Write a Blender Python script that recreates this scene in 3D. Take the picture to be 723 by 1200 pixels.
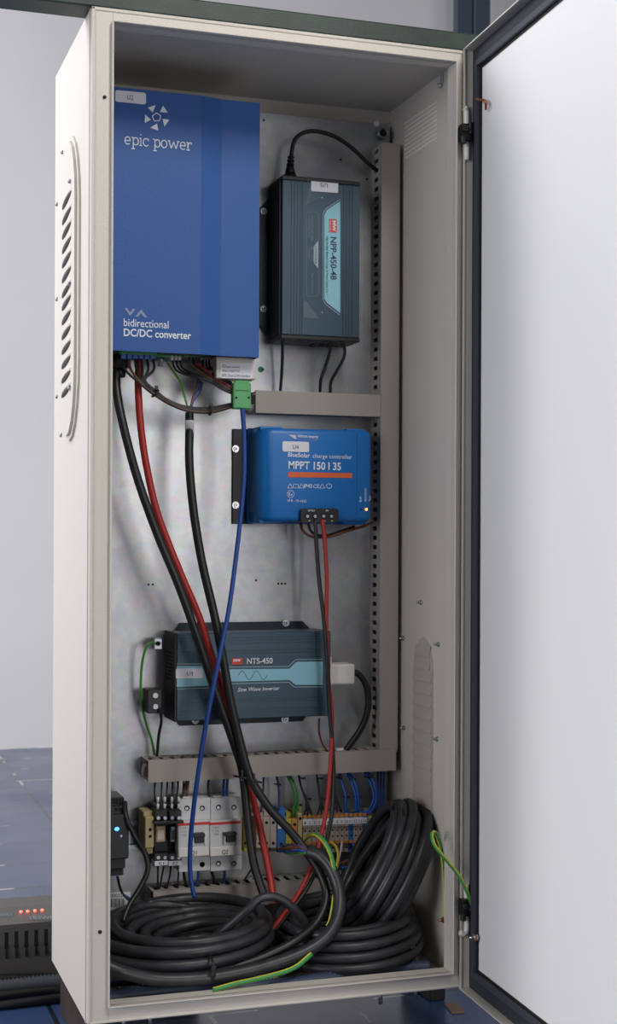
import bpy, bmesh, math, random
from mathutils import Vector, Matrix
random.seed(7)
SC = bpy.context.scene
for o in list(bpy.data.objects): bpy.data.objects.remove(o)
COL = SC.collection

# ------------------------------------------------------------------ camera
F, CX, CY = 1712.35, 366.04, 629.83
YAW, PITCH, ROLL = 0.32372, 0.00114, 0.00426
CAM = Vector((-0.29822, -1.71454, 0.57325))
_f = Vector((math.sin(YAW), math.cos(YAW), 0)); _r = Vector((math.cos(YAW), -math.sin(YAW), 0)); _u = Vector((0, 0, 1))
FW = _f*math.cos(PITCH) + _u*math.sin(PITCH); _u2 = -_f*math.sin(PITCH) + _u*math.cos(PITCH)
RT = _r*math.cos(ROLL) + _u2*math.sin(ROLL); UP = -_r*math.sin(ROLL) + _u2*math.cos(ROLL)
cd = bpy.data.cameras.new('camera'); cam = bpy.data.objects.new('camera', cd); COL.objects.link(cam)
m = Matrix.Identity(4)
for i in range(3):
    m[i][0] = RT[i]; m[i][1] = UP[i]; m[i][2] = -FW[i]; m[i][3] = CAM[i]
cam.matrix_world = m
cd.sensor_fit = 'HORIZONTAL'; cd.sensor_width = 36; cd.lens = F*36/723
cd.shift_x = (361.5-CX)/723; cd.shift_y = (CY-600)/723
cd.clip_start = 0.05; cd.clip_end = 60
cd.dof.use_dof = True; cd.dof.focus_distance = 1.86; cd.dof.aperture_fstop = 20
SC.camera = cam
def ray(x, y): return FW + RT*((x-CX)/F) - UP*((y-CY)/F)
def at(x, y, Y):
    d = ray(x, y); return CAM + d*((Y-CAM.y)/d.y)
def atX(x, y, X):
    d = ray(x, y); return CAM + d*((X-CAM.x)/d.x)
def atZ(x, y, Z):
    d = ray(x, y); return CAM + d*((Z-CAM.z)/d.z)

# ------------------------------------------------------------------ light
w = bpy.data.worlds.new('world'); SC.world = w; w.use_nodes = True
w.node_tree.nodes['Background'].inputs[0].default_value = (1.0, 0.96, 0.92, 1)
w.node_tree.nodes['Background'].inputs[1].default_value = 0.10
def area(name, loc, target, sx, sy, power, col):
    d = bpy.data.lights.new(name, 'AREA'); d.shape = 'RECTANGLE'; d.size = sx; d.size_y = sy; d.energy = power; d.color = col
    o = bpy.data.objects.new(name, d); COL.objects.link(o); o.location = loc
    o.rotation_euler = (Vector(target)-Vector(loc)).to_track_quat('-Z', 'Y').to_euler()
    return o
area('window_light', (-2.9, -1.6, 1.15), (0.45, -0.1, 0.62), 1.8, 1.8, 55, (0.96, 0.97, 1.0))
area('side_fill', (-0.62, 0.42, 1.75), (0.0, 0.12, 1.05), 0.5, 0.4, 9, (0.95, 0.96, 1.0))  # added unseen source, brightens the upper part of the left outer side
area('ceiling_light', (0.50, -1.36, 2.06), (0.25, 0.1, 0.85), 0.4, 0.5, 18, (1.0, 0.97, 0.94))
area('plate_fill', (1.35, -4.3, 1.0), (0.2, 0.2, 0.6), 1.2, 1.1, 34, (1.0, 0.98, 0.97))  # added unseen source behind the camera, brightens the middle of the plate
area('wall_fill', (-2.4, 0.9, 1.6), (-1.0, 2.8, 0.3), 1.6, 1.2, 84, (0.99, 0.98, 1.0))  # added unseen source that brightens the back wall
SC.view_settings.view_transform = 'Standard'; SC.view_settings.look = 'None'
SC.view_settings.exposure = 0.0; SC.view_settings.gamma = 1.0; SC.view_settings.use_curve_mapping = False

# ------------------------------------------------------------------ materials
def lin(c): return tuple(((v/255)/12.92 if v/255 <= .04045 else ((v/255+.055)/1.055)**2.4) for v in c)+(1,)
MATS = {}
def mat(name, c, rough=.5, metal=0., bump=0., bscale=300., var=0., vscale=8., emit=None, estr=0., spec=None, alpha=None, coat=0.):
    if name in MATS: return MATS[name]
    M = bpy.data.materials.new(name); M.use_nodes = True; nt = M.node_tree; b = nt.nodes['Principled BSDF']
    b.inputs['Base Color'].default_value = lin(c); b.inputs['Roughness'].default_value = rough; b.inputs['Metallic'].default_value = metal
    if spec is not None: b.inputs['Specular IOR Level'].default_value = spec
    if coat: b.inputs['Coat Weight'].default_value = coat
    if alpha is not None: b.inputs['Alpha'].default_value = alpha
    if emit: b.inputs['Emission Color'].default_value = lin(emit); b.inputs['Emission Strength'].default_value = estr
    tc = nt.nodes.new('ShaderNodeTexCoord')
    if var:
        n = nt.nodes.new('ShaderNodeTexNoise'); n.inputs['Scale'].default_value = vscale; n.inputs['Detail'].default_value = 6
        r = nt.nodes.new('ShaderNodeValToRGB')
        k = lin(c)
        r.color_ramp.elements[0].position = .3; r.color_ramp.elements[1].position = .7
        r.color_ramp.elements[0].color = tuple(v*(1-var) for v in k[:3])+(1,)
        r.color_ramp.elements[1].color = tuple(min(1, v*(1+var)) for v in k[:3])+(1,)
        nt.links.new(tc.outputs['Object'], n.inputs['Vector']); nt.links.new(n.outputs['Fac'], r.inputs['Fac']); nt.links.new(r.outputs['Color'], b.inputs['Base Color'])
    if bump:
        n2 = nt.nodes.new('ShaderNodeTexNoise'); n2.inputs['Scale'].default_value = bscale; n2.inputs['Detail'].default_value = 3
        bp = nt.nodes.new('ShaderNodeBump'); bp.inputs['Strength'].default_value = bump; bp.inputs['Distance'].default_value = .002
        nt.links.new(tc.outputs['Object'], n2.inputs['Vector']); nt.links.new(n2.outputs['Fac'], bp.inputs['Height']); nt.links.new(bp.outputs['Normal'], b.inputs['Normal'])
    MATS[name] = M
    return M
PAINT = mat('enclosure_paint', (205, 199, 190), .5, bump=.25, bscale=420)
DOORLIT = mat('door_paint_lit', (246, 245, 244), .45, bump=.1, bscale=420)  # same paint as the enclosure, whitened for the light on the open door
GASKET = mat('gasket_foam', (44, 47, 56), .8, bump=.2)
BLACKRUB = mat('black_rubber', (16, 16, 18), .6)
BLACK = mat('black_plastic', (22, 22, 24), .45)
DARKP = mat('dark_plastic', (38, 40, 46), .5)
CABLE = mat('cable_sheath_black', (24, 24, 25), .42, var=.25, vscale=40)
CABLEG = mat('cable_sheath_dusty', (44, 44, 48), .40, var=.35, vscale=55)
REDC = mat('cable_sheath_red', (158, 34, 30), .45)
BLUEC = mat('cable_sheath_blue', (22, 64, 140), .45)
BLUEW = mat('wire_blue', (25, 80, 165), .45)
BROWNC = mat('wire_brown', (110, 62, 40), .5)
GREENW = mat('wire_green', (50, 130, 60), .5)
WHITEP = mat('white_plastic', (225, 222, 218), .45)
LABELW = mat('label_paper', (225, 225, 232), .55)
INK = mat('label_ink', (70, 72, 82), .6)
GREYP = mat('duct_plastic', (160, 153, 146), .55)
GREYD = mat('duct_channel_plastic', (172, 166, 160), .6)  # slotted channels, a touch paler than the covers
HOLE = mat('hole_dark', (12, 12, 13), .8)
STEEL = mat('zinc_steel', (190, 192, 196), .3, metal=1.)
STEELR = mat('rail_steel', (165, 170, 176), .35, metal=.9)
EPIC = mat('converter_blue', (10, 78, 152), .5, bump=.15, bscale=700)
SLATE = mat('slate_aluminium', (58, 78, 92), .42, metal=.35)
SLATED = mat('slate_aluminium_dark', (28, 36, 46), .45, metal=.3)
TEAL = mat('teal_print', (138, 190, 206), .5)
VIC = mat('controller_blue', (10, 108, 184), .4, bump=.05, bscale=600)
ORANGE = mat('orange_print', (220, 100, 50), .5)
WHITEI = mat('white_print', (225, 232, 240), .5)
DIMI = mat('dim_print', (130, 145, 175), .5)
RED = mat('red_print', (205, 52, 46), .5)
BEIGE = mat('terminal_beige', (176, 160, 118), .55)
TGREY = mat('terminal_grey', (172, 158, 150), .55)
TYEL = mat('terminal_yellow', (190, 176, 60), .5)
TORG = mat('terminal_orange', (196, 128, 60), .5)
TBLU = mat('terminal_blue', (40, 110, 180), .5)
PLUGG = mat('green_connector', (88, 165, 104), .5)
COPPER = mat('copper', (190, 120, 80), .35, metal=.9)
MCBG = mat('breaker_housing', (206, 206, 208), .5)
CONDUIT = mat('corrugated_conduit', (62, 72, 96), .5)

def earth_mat():
    M = bpy.data.materials.new('wire_green_yellow'); M.use_nodes = True; nt = M.node_tree; b = nt.nodes['Principled BSDF']
    uv = nt.nodes.new('ShaderNodeUVMap'); uv.uv_map = 'UVMap'; sp = nt.nodes.new('ShaderNodeSeparateXYZ')
    mt = nt.nodes.new('ShaderNodeMath'); mt.operation = 'GREATER_THAN'; mt.inputs[1].default_value = .5
    mx = nt.nodes.new('ShaderNodeMix'); mx.data_type = 'RGBA'; mx.inputs[6].default_value = lin((52, 140, 70)); mx.inputs[7].default_value = lin((222, 205, 50))
    fr = nt.nodes.new('ShaderNodeMath'); fr.operation = 'MULTIPLY'; fr.inputs[1].default_value = 2
    f2 = nt.nodes.new('ShaderNodeMath'); f2.operation = 'FRACT'; mt.inputs[1].default_value = .58
    nt.links.new(uv.outputs[0], sp.inputs[0]); nt.links.new(sp.outputs[0], fr.inputs[0]); nt.links.new(fr.outputs[0], f2.inputs[0]); nt.links.new(f2.outputs[0], mt.inputs[0]); nt.links.new(mt.outputs[0], mx.inputs[0]); nt.links.new(mx.outputs[2], b.inputs['Base Color'])
    b.inputs['Roughness'].default_value = .45
    return M
EARTH = earth_mat()

def plate_mat():
    M = bpy.data.materials.new('galvanised_steel'); M.use_nodes = True; nt = M.node_tree; b = nt.nodes['Principled BSDF']
    tc = nt.nodes.new('ShaderNodeTexCoord')
    n = nt.nodes.new('ShaderNodeTexNoise'); n.inputs['Scale'].default_value = 5; n.inputs['Detail'].default_value = 8; n.inputs['Roughness'].default_value = .65
    v = nt.nodes.new('ShaderNodeTexVoronoi'); v.inputs['Scale'].default_value = 90
    r = nt.nodes.new('ShaderNodeValToRGB'); r.color_ramp.elements[0].position = .35; r.color_ramp.elements[1].position = .68
    r.color_ramp.elements[0].color = lin((158, 161, 166)); r.color_ramp.elements[1].color = lin((205, 205, 207))
    mx = nt.nodes.new('ShaderNodeMix'); mx.data_type = 'RGBA'; mx.blend_type = 'MULTIPLY'; mx.inputs[0].default_value = .12
    rr = nt.nodes.new('ShaderNodeMapRange'); rr.inputs[3].default_value = .30; rr.inputs[4].default_value = .46
    for a in (n, v): nt.links.new(tc.outputs['Object'], a.inputs['Vector'])
    nt.links.new(n.outputs['Fac'], r.inputs['Fac']); nt.links.new(r.outputs['Color'], mx.inputs[6]); nt.links.new(v.outputs['Color'], mx.inputs[7])
    nt.links.new(mx.outputs[2], b.inputs['Base Color']); nt.links.new(n.outputs['Fac'], rr.inputs[0]); nt.links.new(rr.outputs[0], b.inputs['Roughness'])
    b.inputs['Metallic'].default_value = .75
    return M
PLATE = plate_mat()

def tile_mat():
    M = bpy.data.materials.new('blue_floor_tiles'); M.use_nodes = True; nt = M.node_tree; b = nt.nodes['Principled BSDF']
    tc = nt.nodes.new('ShaderNodeTexCoord'); mp = nt.nodes.new('ShaderNodeMapping'); mp.inputs['Rotation'].default_value[2] = 0
    br = nt.nodes.new('ShaderNodeTexBrick'); br.offset = 0; br.squash = 1
    br.inputs['Scale'].default_value = 1; br.inputs['Brick Width'].default_value = .20; br.inputs['Row Height'].default_value = .20
    br.inputs['Mortar Size'].default_value = .0035; br.inputs['Mortar Smooth'].default_value = .1
    br.inputs['Color1'].default_value = lin((52, 72, 112)); br.inputs['Color2'].default_value = lin((47, 66, 104)); br.inputs['Mortar'].default_value = lin((26, 32, 46))
    # remains of pale grout in stretches of the joints
    n = nt.nodes.new('ShaderNodeTexNoise'); n.inputs['Scale'].default_value = 9; n.inputs['Detail'].default_value = 1
    g = nt.nodes.new('ShaderNodeMath'); g.operation = 'GREATER_THAN'; g.inputs[1].default_value = .56
    ml = nt.nodes.new('ShaderNodeMath'); ml.operation = 'MULTIPLY'
    mx = nt.nodes.new('ShaderNodeMix'); mx.data_type = 'RGBA'; mx.inputs[7].default_value = lin((200, 195, 190))
    n2 = nt.nodes.new('ShaderNodeTexNoise'); n2.inputs['Scale'].default_value = 3; n2.inputs['Detail'].default_value = 8
    mr = nt.nodes.new('ShaderNodeMapRange'); mr.inputs[1].default_value = .35; mr.inputs[2].default_value = .7; mr.inputs[3].default_value = .14; mr.inputs[4].default_value = .34; b.inputs['Coat Weight'].default_value = .15; b.inputs['Coat Roughness'].default_value = .2
    nt.links.new(tc.outputs['Object'], mp.inputs['Vector']); nt.links.new(mp.outputs[0], br.inputs['Vector'])
    for a in (n, n2): nt.links.new(tc.outputs['Object'], a.inputs['Vector'])
    nt.links.new(n.outputs['Fac'], g.inputs[0]); nt.links.new(g.outputs[0], ml.inputs[0]); nt.links.new(br.outputs['Fac'], ml.inputs[1])
    nt.links.new(ml.outputs[0], mx.inputs[0]); nt.links.new(br.outputs['Color'], mx.inputs[6]); nt.links.new(mx.outputs[2], b.inputs['Base Color'])
    nt.links.new(n2.outputs['Fac'], mr.inputs[0]); nt.links.new(mr.outputs[0], b.inputs['Roughness'])
    return M

# ------------------------------------------------------------------ mesh helpers
class MB:
    def __init__(s): s.b = bmesh.new(); s.uv = s.b.loops.layers.uv.new('UVMap'); s.smooth = False
    def box(s, x0, x1, y0, y1, z0, z1, bev=0., seg=2, rot=None, piv=None):
        x0, x1 = sorted((x0, x1)); y0, y1 = sorted((y0, y1)); z0, z1 = sorted((z0, z1))
        vs = [s.b.verts.new((x, y, z)) for x in (x0, x1) for y in (y0, y1) for z in (z0, z1)]
        fs = [s.b.faces.new([vs[i] for i in q]) for q in ((0, 1, 3, 2), (4, 6, 7, 5), (0, 4, 5, 1), (2, 3, 7, 6), (0, 2, 6, 4), (1, 5, 7, 3))]
        if bev:
            es = list({e for f in fs for e in f.edges})
            r = bmesh.ops.bevel(s.b, geom=es, offset=bev, segments=seg, profile=.5, affect='EDGES')
            vs = list({v for f in r['faces'] for v in f.verts} | {v for v in vs if v.is_valid})
        if rot is not None:
            p = piv or Vector(((x0+x1)/2, (y0+y1)/2, (z0+z1)/2))
            for v in vs: v.co = p + rot @ (v.co-p)
        return s
    def prism(s, pts, d, flip=False):
        """closed polygon of 3-D points extruded by vector d"""
        a = [s.b.verts.new(p) for p in pts]; c = [s.b.verts.new(Vector(p)+Vector(d)) for p in pts]
        n = len(a); fs = [s.b.faces.new(a[::-1]), s.b.faces.new(c)]
        for i in range(n): fs.append(s.b.faces.new((a[i], a[(i+1) % n], c[(i+1) % n], c[i])))
        bmesh.ops.recalc_face_normals(s.b, faces=fs)
        return s
    def cyl(s, p, q, r, r2=None, n=16):
        p = Vector(p); q = Vector(q); r2 = r if r2 is None else r2
        d = (q-p).normalized(); a = d.orthogonal().normalized(); c = d.cross(a)
        A = []; B = []
        for i in range(n):
            t = 2*math.pi*i/n; k = a*math.cos(t)+c*math.sin(t)
            A.append(s.b.verts.new(p+k*r)); B.append(s.b.verts.new(q+k*r2))
        fs = [s.b.faces.new(A[::-1]), s.b.faces.new(B)]
        for i in range(n):
            f = s.b.faces.new((A[i], A[(i+1) % n], B[(i+1) % n], B[i])); f.smooth = True; fs.append(f)
        bmesh.ops.recalc_face_normals(s.b, faces=fs)
        return s
    def tube(s, pts, r, n=12, closed=False, ribs=0, radii=None):
        pts = [Vector(p) for p in pts]; N = len(pts)
        t0 = (pts[1]-pts[0]).normalized(); a = t0.orthogonal().normalized(); rings = []; L = 0; Ls = []
        for i, p in enumerate(pts):
            if i == 0: t = (pts[1]-pts[-1 if closed else 0]).normalized()
            elif i == N-1: t = ((pts[0] if closed else pts[i])-pts[i-1]).normalized()
            else: t = (pts[i+1]-pts[i-1]).normalized()
            a = (a-t*a.dot(t)).normalized(); c = t.cross(a)
            rr = r
            if radii: rr = radii[i]
            if ribs: rr = r*(1 if i % 2 else ribs)
            ring = [s.b.verts.new(p+(a*math.cos(2*math.pi*k/n)+c*math.sin(2*math.pi*k/n))*rr) for k in range(n)]
            rings.append(ring)
            if i: L += (p-pts[i-1]).length
            Ls.append(L)
        rng = range(N if closed else N-1)
        for i in rng:
            A = rings[i]; B = rings[(i+1) % N]
            for k in range(n):
                f = s.b.faces.new((A[k], A[(k+1) % n], B[(k+1) % n], B[k])); f.smooth = True
                for lp, u in zip(f.loops, (k/n, (k+1)/n, (k+1)/n, k/n)): lp[s.uv].uv = (u, L)
        if not closed:
            s.b.faces.new(rings[0][::-1]); s.b.faces.new(rings[-1])
        return s
    def torus(s, c, axis, R_, r, n=20, m_=8):
        axis = Vector(axis).normalized(); a = axis.orthogonal().normalized(); b = axis.cross(a)
        return s.tube([Vector(c)+(a*math.cos(2*math.pi*i/n)+b*math.sin(2*math.pi*i/n))*R_ for i in range(n)], r, n=m_, closed=True)
    def ball(s, c, r, sc=(1, 1, 1), u=14, v=8, sh=0.):
        g = bmesh.ops.create_uvsphere(s.b, u_segments=u, v_segments=v, radius=r)
        for q in g['verts']: q.co = Vector((q.co.x*sc[0], q.co.y*sc[1], q.co.z*sc[2]-sh*q.co.y*sc[1]))+Vector(c)
        for f in {f for q in g['verts'] for f in q.link_faces}: f.smooth = True
        return s
    def mesh(s, me, mtx):
        n0 = len(s.b.verts); s.b.from_mesh(me); s.b.verts.ensure_lookup_table()
        for v in s.b.verts[n0:]: v.co = mtx @ v.co
        return s
    def build(s, name, material, parent=None, loc=None):
        off = Vector((0, 0, 0)); p = parent
        while p is not None: off += p.location; p = p.parent
        if parent is None:
            if loc is not None: off = Vector(loc)
            else:
                xs = [v.co for v in s.b.verts]
                lo = [min(c[i] for c in xs) for i in range(3)]; hi = [max(c[i] for c in xs) for i in range(3)]
                off = Vector(((lo[0]+hi[0])/2, (lo[1]+hi[1])/2, lo[2]))
        for v in s.b.verts: v.co -= off
        me = bpy.data.meshes.new(name); s.b.to_mesh(me); s.b.free()
        me.materials.append(material); o = bpy.data.objects.new(name, me); COL.objects.link(o)
        if parent is None: o.location = off
        else: o.parent = parent
        return o
def thing(name, label, cat, loc, group=None):
    o = bpy.data.objects.new(name, None); COL.objects.link(o); o.location = loc; o.empty_display_size = .02
    o['label'] = label; o['category'] = cat
    if group: o['group'] = group
    return o
def tag(o, label, cat, group=None, kind=None):
    o['label'] = label; o['category'] = cat
    if group: o['group'] = group
    if kind: o['kind'] = kind
    return o
def spline(P, k=8):
    P = [Vector(p) for p in P]
    if len(P) == 2: return [P[0].lerp(P[1], i/k) for i in range(k+1)]
    Q = [P[0]*2-P[1]]+P+[P[-1]*2-P[-2]]; out = []
    for i in range(1, len(Q)-2):
        a, b, c, d = Q[i-1:i+3]
        for j in range(k):
            t = j/k
            out.append(.5*((2*b)+(c-a)*t+(2*a-5*b+4*c-d)*t*t+(3*b-a-3*c+d)*t**3))
    out.append(P[-1]); return out
def wire(P, r, k=8, n=10): return MB().tube(spline([at(*p) if not isinstance(p, Vector) else p for p in P], k), r, n)
def mm(px, Y=.2): return px/(F/(Y+1.77))          # rough metres for a length in pixels
_tc = {}
def textmesh(s, bold=0., shear=0.):
    k = (s, bold, shear)
    if k not in _tc:
        c = bpy.data.curves.new('t', 'FONT'); c.body = s; c.size = 1; c.offset = bold; c.shear = shear; c.extrude = .0; c.resolution_u = 3
        o = bpy.data.objects.new('t', c); COL.objects.link(o); bpy.context.view_layer.update()
        me = bpy.data.meshes.new_from_object(o.evaluated_get(bpy.context.evaluated_depsgraph_get()))
        bpy.data.objects.remove(o)
        xs = [v.co.x for v in me.vertices]
        _tc[k] = (me, min(xs), max(xs))
    return _tc[k]
def text(s, p, q, Y, h=None, bold=.0, shear=0., up=None, mb=None, lift=.0006):
    """lettering from pixel p to pixel q (baseline ends) on plane Y; h = cap height in px"""
    me, x0, x1 = textmesh(s, bold, shear)
    A = at(p[0], p[1], Y-lift); B = at(q[0], q[1], Y-lift); e = (B-A); W_ = e.length; e.normalize()
    u = up or Vector((0, -1, 0)).cross(e)*1.0
    u = Vector((-e.z, 0, e.x)) if up is None else up
    sx = W_/(x1-x0); sy = sx if h is None else mm(h, Y)/.70
    n = e.cross(u).normalized()
    M4 = Matrix(((e.x*sx, u.x*sy, n.x, A.x-e.x*sx*x0), (e.y*sx, u.y*sy, n.y, A.y), (e.z*sx, u.z*sy, n.z, A.z-e.z*sx*x0), (0, 0, 0, 1)))
    mb = mb or MB(); mb.mesh(me, M4); return mb
def poly(P, Y, th=.0006, mb=None):
    mb = mb or MB(); return mb.prism([at(x, y, Y) for x, y in P], (0, -th, 0))
def ring_line(P, Y, wd, mb=None, closed=True):
    mb = mb or MB(); n = len(P)
    for i in range(n if closed else n-1):
        a = at(*P[i], Y); b = at(*P[(i+1) % n], Y); d = (b-a).normalized()*0; e = (b-a).normalized(); nn = Vector((-e.z, 0, e.x))*wd/2
        mb.prism([a-nn, b-nn, b+nn, a+nn], (0, -.0005, 0))
    return mb
def rrect(x0, y0, x1, y1, r, n=4):
    out = []
    for cx, cy, a0 in ((x1-r, y0+r, -90), (x1-r, y1-r, 0), (x0+r, y1-r, 90), (x0+r, y0+r, 180)):
        for i in range(n+1):
            a = math.radians(a0+90*i/n); out.append((cx+r*math.cos(a), cy+r*math.sin(a)))
    return out
def slope(P, k, x0): return [(x, y+k*(x-x0)) for x, y in P]
def screw(c, r, nrm, material=None, name='screw', parent=None):
    c = Vector(c); nrm = Vector(nrm).normalized()
    b = MB().cyl(c, c+nrm*r*.25, r*1.5, r*1.5, 20).cyl(c+nrm*r*.25, c+nrm*r*.9, r, r*.75, 14)
    o = b.build(name, material or STEEL, parent)
    MB().cyl(c+nrm*r*.88, c+nrm*r*.95, r*.38, n=6).build('recess', HOLE, o)
    return o

# ------------------------------------------------------------------ setting
W, H, D = .4885, 1.2, .279
FLOOR = -.07
fl = MB(); fl.box(-6, 6, -8, 4.6, FLOOR-.05, FLOOR); o = fl.build('floor', tile_mat(), loc=(0, 0, FLOOR)); o['kind'] = 'structure'
WALLM = mat('wall_plaster', (226, 225, 228), .9, var=.05, vscale=1.5)
wallY = 2.8
WB = MB()
# back wall stands square to the view direction of the hall, a little rotated against the cabinet
WB.box(-5, 5, wallY, wallY+.1, FLOOR, 3.6)
o = WB.build('wall_back', WALLM); o['kind'] = 'structure'

# ------------------------------------------------------------------ enclosure
enc = thing('electrical_enclosure', 'tall open light grey metal electrical cabinet with its door swung open to the right', 'electrical cabinet', (W/2, D/2, 0))
t = .0016
b = MB()
b.box(0, t, .006, D, 0, H); b.box(W-t, W, .006, D, 0, H)
b.box(t, W-t, .006, D, H-t, H); b.box(t, W-t, .006, D, 0, t); b.box(t, W-t, D-t, D, t, H-t)
body = b.build('cabinet_body', PAINT, enc)
# front frame: flange with rolled outer edge, forward lip and inward return
LY = -.008
xl = at(131.8, 500, LY).x; xr = at(533.3, 600, LY).x
zt = at(131.8, 24.5, LY).z; zb = at(126, 1181, LY).z
b = MB()
b.box(0, xl, 0, .0015, 0, H, .0006, 1); b.box(xr, W, 0, .0015, 0, H, .0006, 1)
b.box(xl, xr, 0, .0015, zt, H); b.box(xl, xr, 0, .0015, 0, zb)
for x in (0, W-.0045): b.box(x, x+.0045, -.0015, .007, 0, H, .0014, 3)
b.box(0, W, -.0015, .007, H-.0045, H, .0014, 3); b.box(0, W, -.0015, .007, 0, .0035, .0014, 3)
b.box(xl-.0016, xl, LY, .022, zb-.0016, zt+.0016, .0005, 1); b.box(xr, xr+.0016, LY, .022, zb-.0016, zt+.0016, .0005, 1)
b.box(xl-.001, xr+.001, LY, .022, zt, zt+.0016, .0005, 1); b.box(xl-.001, xr+.001, LY, .022, zb-.0016, zb, .0005, 1)
frame = b.build('front_frame', PAINT, enc)
b = MB(); b.box(-.0006, .001, .0075, .013, .0, H); b.build('edge_groove', mat('groove_paint', (176, 168, 166), .6), enc)
for p in ((122.5, 114), (117, 1092)):
    q = at(*p, 0); MB().cyl(q, q+Vector((0, -.0012, 0)), .0022).build('frame_hole', HOLE, enc)
# mounting plate
PY = .262
px0 = .012; px1 = at(455, 600, PY).x; pz1 = at(380, 139, PY).z
b = MB(); b.box(px0, px1, PY, PY+.002, .03, pz1, .0005, 1); plate = b.build('mounting_plate', PLATE, enc)
for x in (px0+.03, px1-.03):
    for z in (.06, pz1-.03): MB().cyl((x, PY+.002, z), (x, D-t, z), .006).build('plate_spacer', STEEL, enc)
for p in ((174, 685), (179, 685), (326, 684), (330, 684), (334, 684), (309, 141), (399, 187), (430, 210), (308, 433), (300, 680), (219, 683)):
    q = at(*p, PY); MB().cyl(q, q+Vector((0, -.0006, 0)), .0016, n=10).build('plate_hole', HOLE, plate)
q = at(441, 145, PY); MB().cyl(q, q+Vector((0, -.001, 0)), .0042).build('white_disc', mat('spot_white', (240, 240, 250), .5), plate)  # small white disc on the mounting plate
q = at(446, 158, PY); b = MB(); b.cyl(q, q+Vector((0, -.010, 0)), .0075).torus(q+Vector((0, -.010, 0)), (0, 1, 0), .0068, .0016); k = b.build('fixing_nut', STEELR, plate)
MB().cyl(q+Vector((0, -.0101, 0)), q+Vector((0, -.0112, 0)), .0052).build('bore', HOLE, k)
# round green sticker
q = at(305.5, 433, PY); tag(MB().cyl(q, q+Vector((0, -.0005, 0)), .0042, n=24).build('sticker', mat('sticker_green', (34, 120, 78), .5)), 'small round green sticker on the back plate right of the white interface box', 'sticker')

# left outside vent cover
def Xo(x, y, d=0.): p = atX(x, y, -.001); return Vector((-.001-d, p.y, p.z))
vc = MB(); ya = Xo(73, 340).y; yb = Xo(93.5, 340).y; z1 = Xo(82, 163).z; z0 = Xo(82, 517).z
cy_ = (ya+yb)/2; hw = abs(ya-yb)/2
def stadium(hw_, z0_, z1_, n=10):
    P = []
    for i in range(n+1): a = math.pi*i/n; P.append((hw_*math.cos(a), z1_-hw_*1.4+hw_*1.4*math.sin(a)))
    for i in range(n+1): a = math.pi+math.pi*i/n; P.append((hw_*math.cos(a), z0_+hw_*1.4+hw_*1.4*math.sin(a)))
    return P
vc.prism([(0, cy_+a, z) for a, z in stadium(hw, z0, z1)], (-.003, 0, 0))
vc.prism([(-.003, cy_+a, z) for a, z in stadium(hw*.86, z0+.006, z1-.006)], (-.0035, 0, 0))
ys = [236, 254, 271, 288, 305, 322.5, 340, 355, 372, 389.5, 407, 424, 441, 458]
for y in ys:
    z = Xo(82, y).z
    vc.ball((-.0042, cy_, z+.0032), 1, (.0048, hw*.70, .0062), sh=.10)
vcov = vc.build('vent_cover', PAINT, enc)
b = MB()
for y in ys:
    z = Xo(82, y).z
    b.ball((-.0052, cy_, z-.0012), 1, (.0040, hw*.58, .0050), sh=.10)
b.build('vent_slots', mat('slot_dark', (50, 48, 46), .6), vcov)
for x, y in ((79.5, 179), (88, 213), (73, 240), (87.5, 333), (73, 351), (87.5, 455), (73, 465), (78, 510)):
    c = Xo(x, y, .0062); MB().cyl(c, c+Vector((-.0028, 0, 0)), .0030, .0022, 10).build('screw', STEELR, vcov)
# right inside wall: lit perforation dots, louvre, studs, small bracket
XW = W-t
def Xi(x, y, d=0.): p = atX(x, y, XW); return Vector((XW-d, p.y, p.z))
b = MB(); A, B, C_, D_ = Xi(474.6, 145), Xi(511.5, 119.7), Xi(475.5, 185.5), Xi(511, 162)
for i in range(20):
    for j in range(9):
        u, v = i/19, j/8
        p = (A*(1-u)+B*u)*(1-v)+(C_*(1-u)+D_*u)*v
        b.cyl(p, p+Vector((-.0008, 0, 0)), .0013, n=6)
b.build('vent_light_dots', mat('perforation_light_paint', (250, 247, 240), .6), enc)  # near-white raised discs paint the light showing through the vent holes
la = Xi(485, 850).y; lb = Xi(508, 850).y; lz1 = Xi(496, 747).z; lz0 = Xi(496, 985).z
cyl_ = (la+lb)/2; hl = abs(la-lb)/2
b = MB(); b.prism([(XW, cyl_+a, z) for a, z in stadium(hl, lz0, lz1)], (-.0012, 0, 0)); lv = b.build('louvre_frame', mat('louvre_grey', (182, 174, 164), .6), enc)  # even grey, darker than the enclosure colour
n = 15; LOUV = mat('louvre_slats', (178, 170, 160), .6)
for i in range(n):
    z = lz0+.012+(lz1-lz0-.022)*i/n; zz = (lz1-lz0-.022)/n
    s_ = 1 if z < lz1-hl*1.5 else .8
    b = MB(); b.prism([(XW-.0012, cyl_-hl*.93*s_, z+.0012), (XW-.0038, cyl_-hl*.93*s_, z+.0012), (XW-.0038, cyl_-hl*.93*s_, z+.003), (XW-.0014, cyl_-hl*.93*s_, z+zz)], (0, hl*1.86*s_, 0)); b.build('slat', LOUV, lv)
for x, y in ((494, 706), (473.5, 748), (514.5, 755), (474, 853), (513, 866)):
    c = Xi(x, y); MB().cyl(c, c+Vector((-.007, 0, 0)), .0018, n=8).cyl(c, c+Vector((-.002, 0, 0)), .0032, n=8).build('stud', STEELR, enc)
c = Xi(519, 92); MB().box(c.x-.003, c.x, c.y-.003, c.y+.003, c.z-.008, c.z+.006, .001, 1).torus(c+Vector((-.005, 0, -.01)), (0, 1, 0), .003, .0009, 12, 6).build('eyelet', STEEL, enc)
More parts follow.
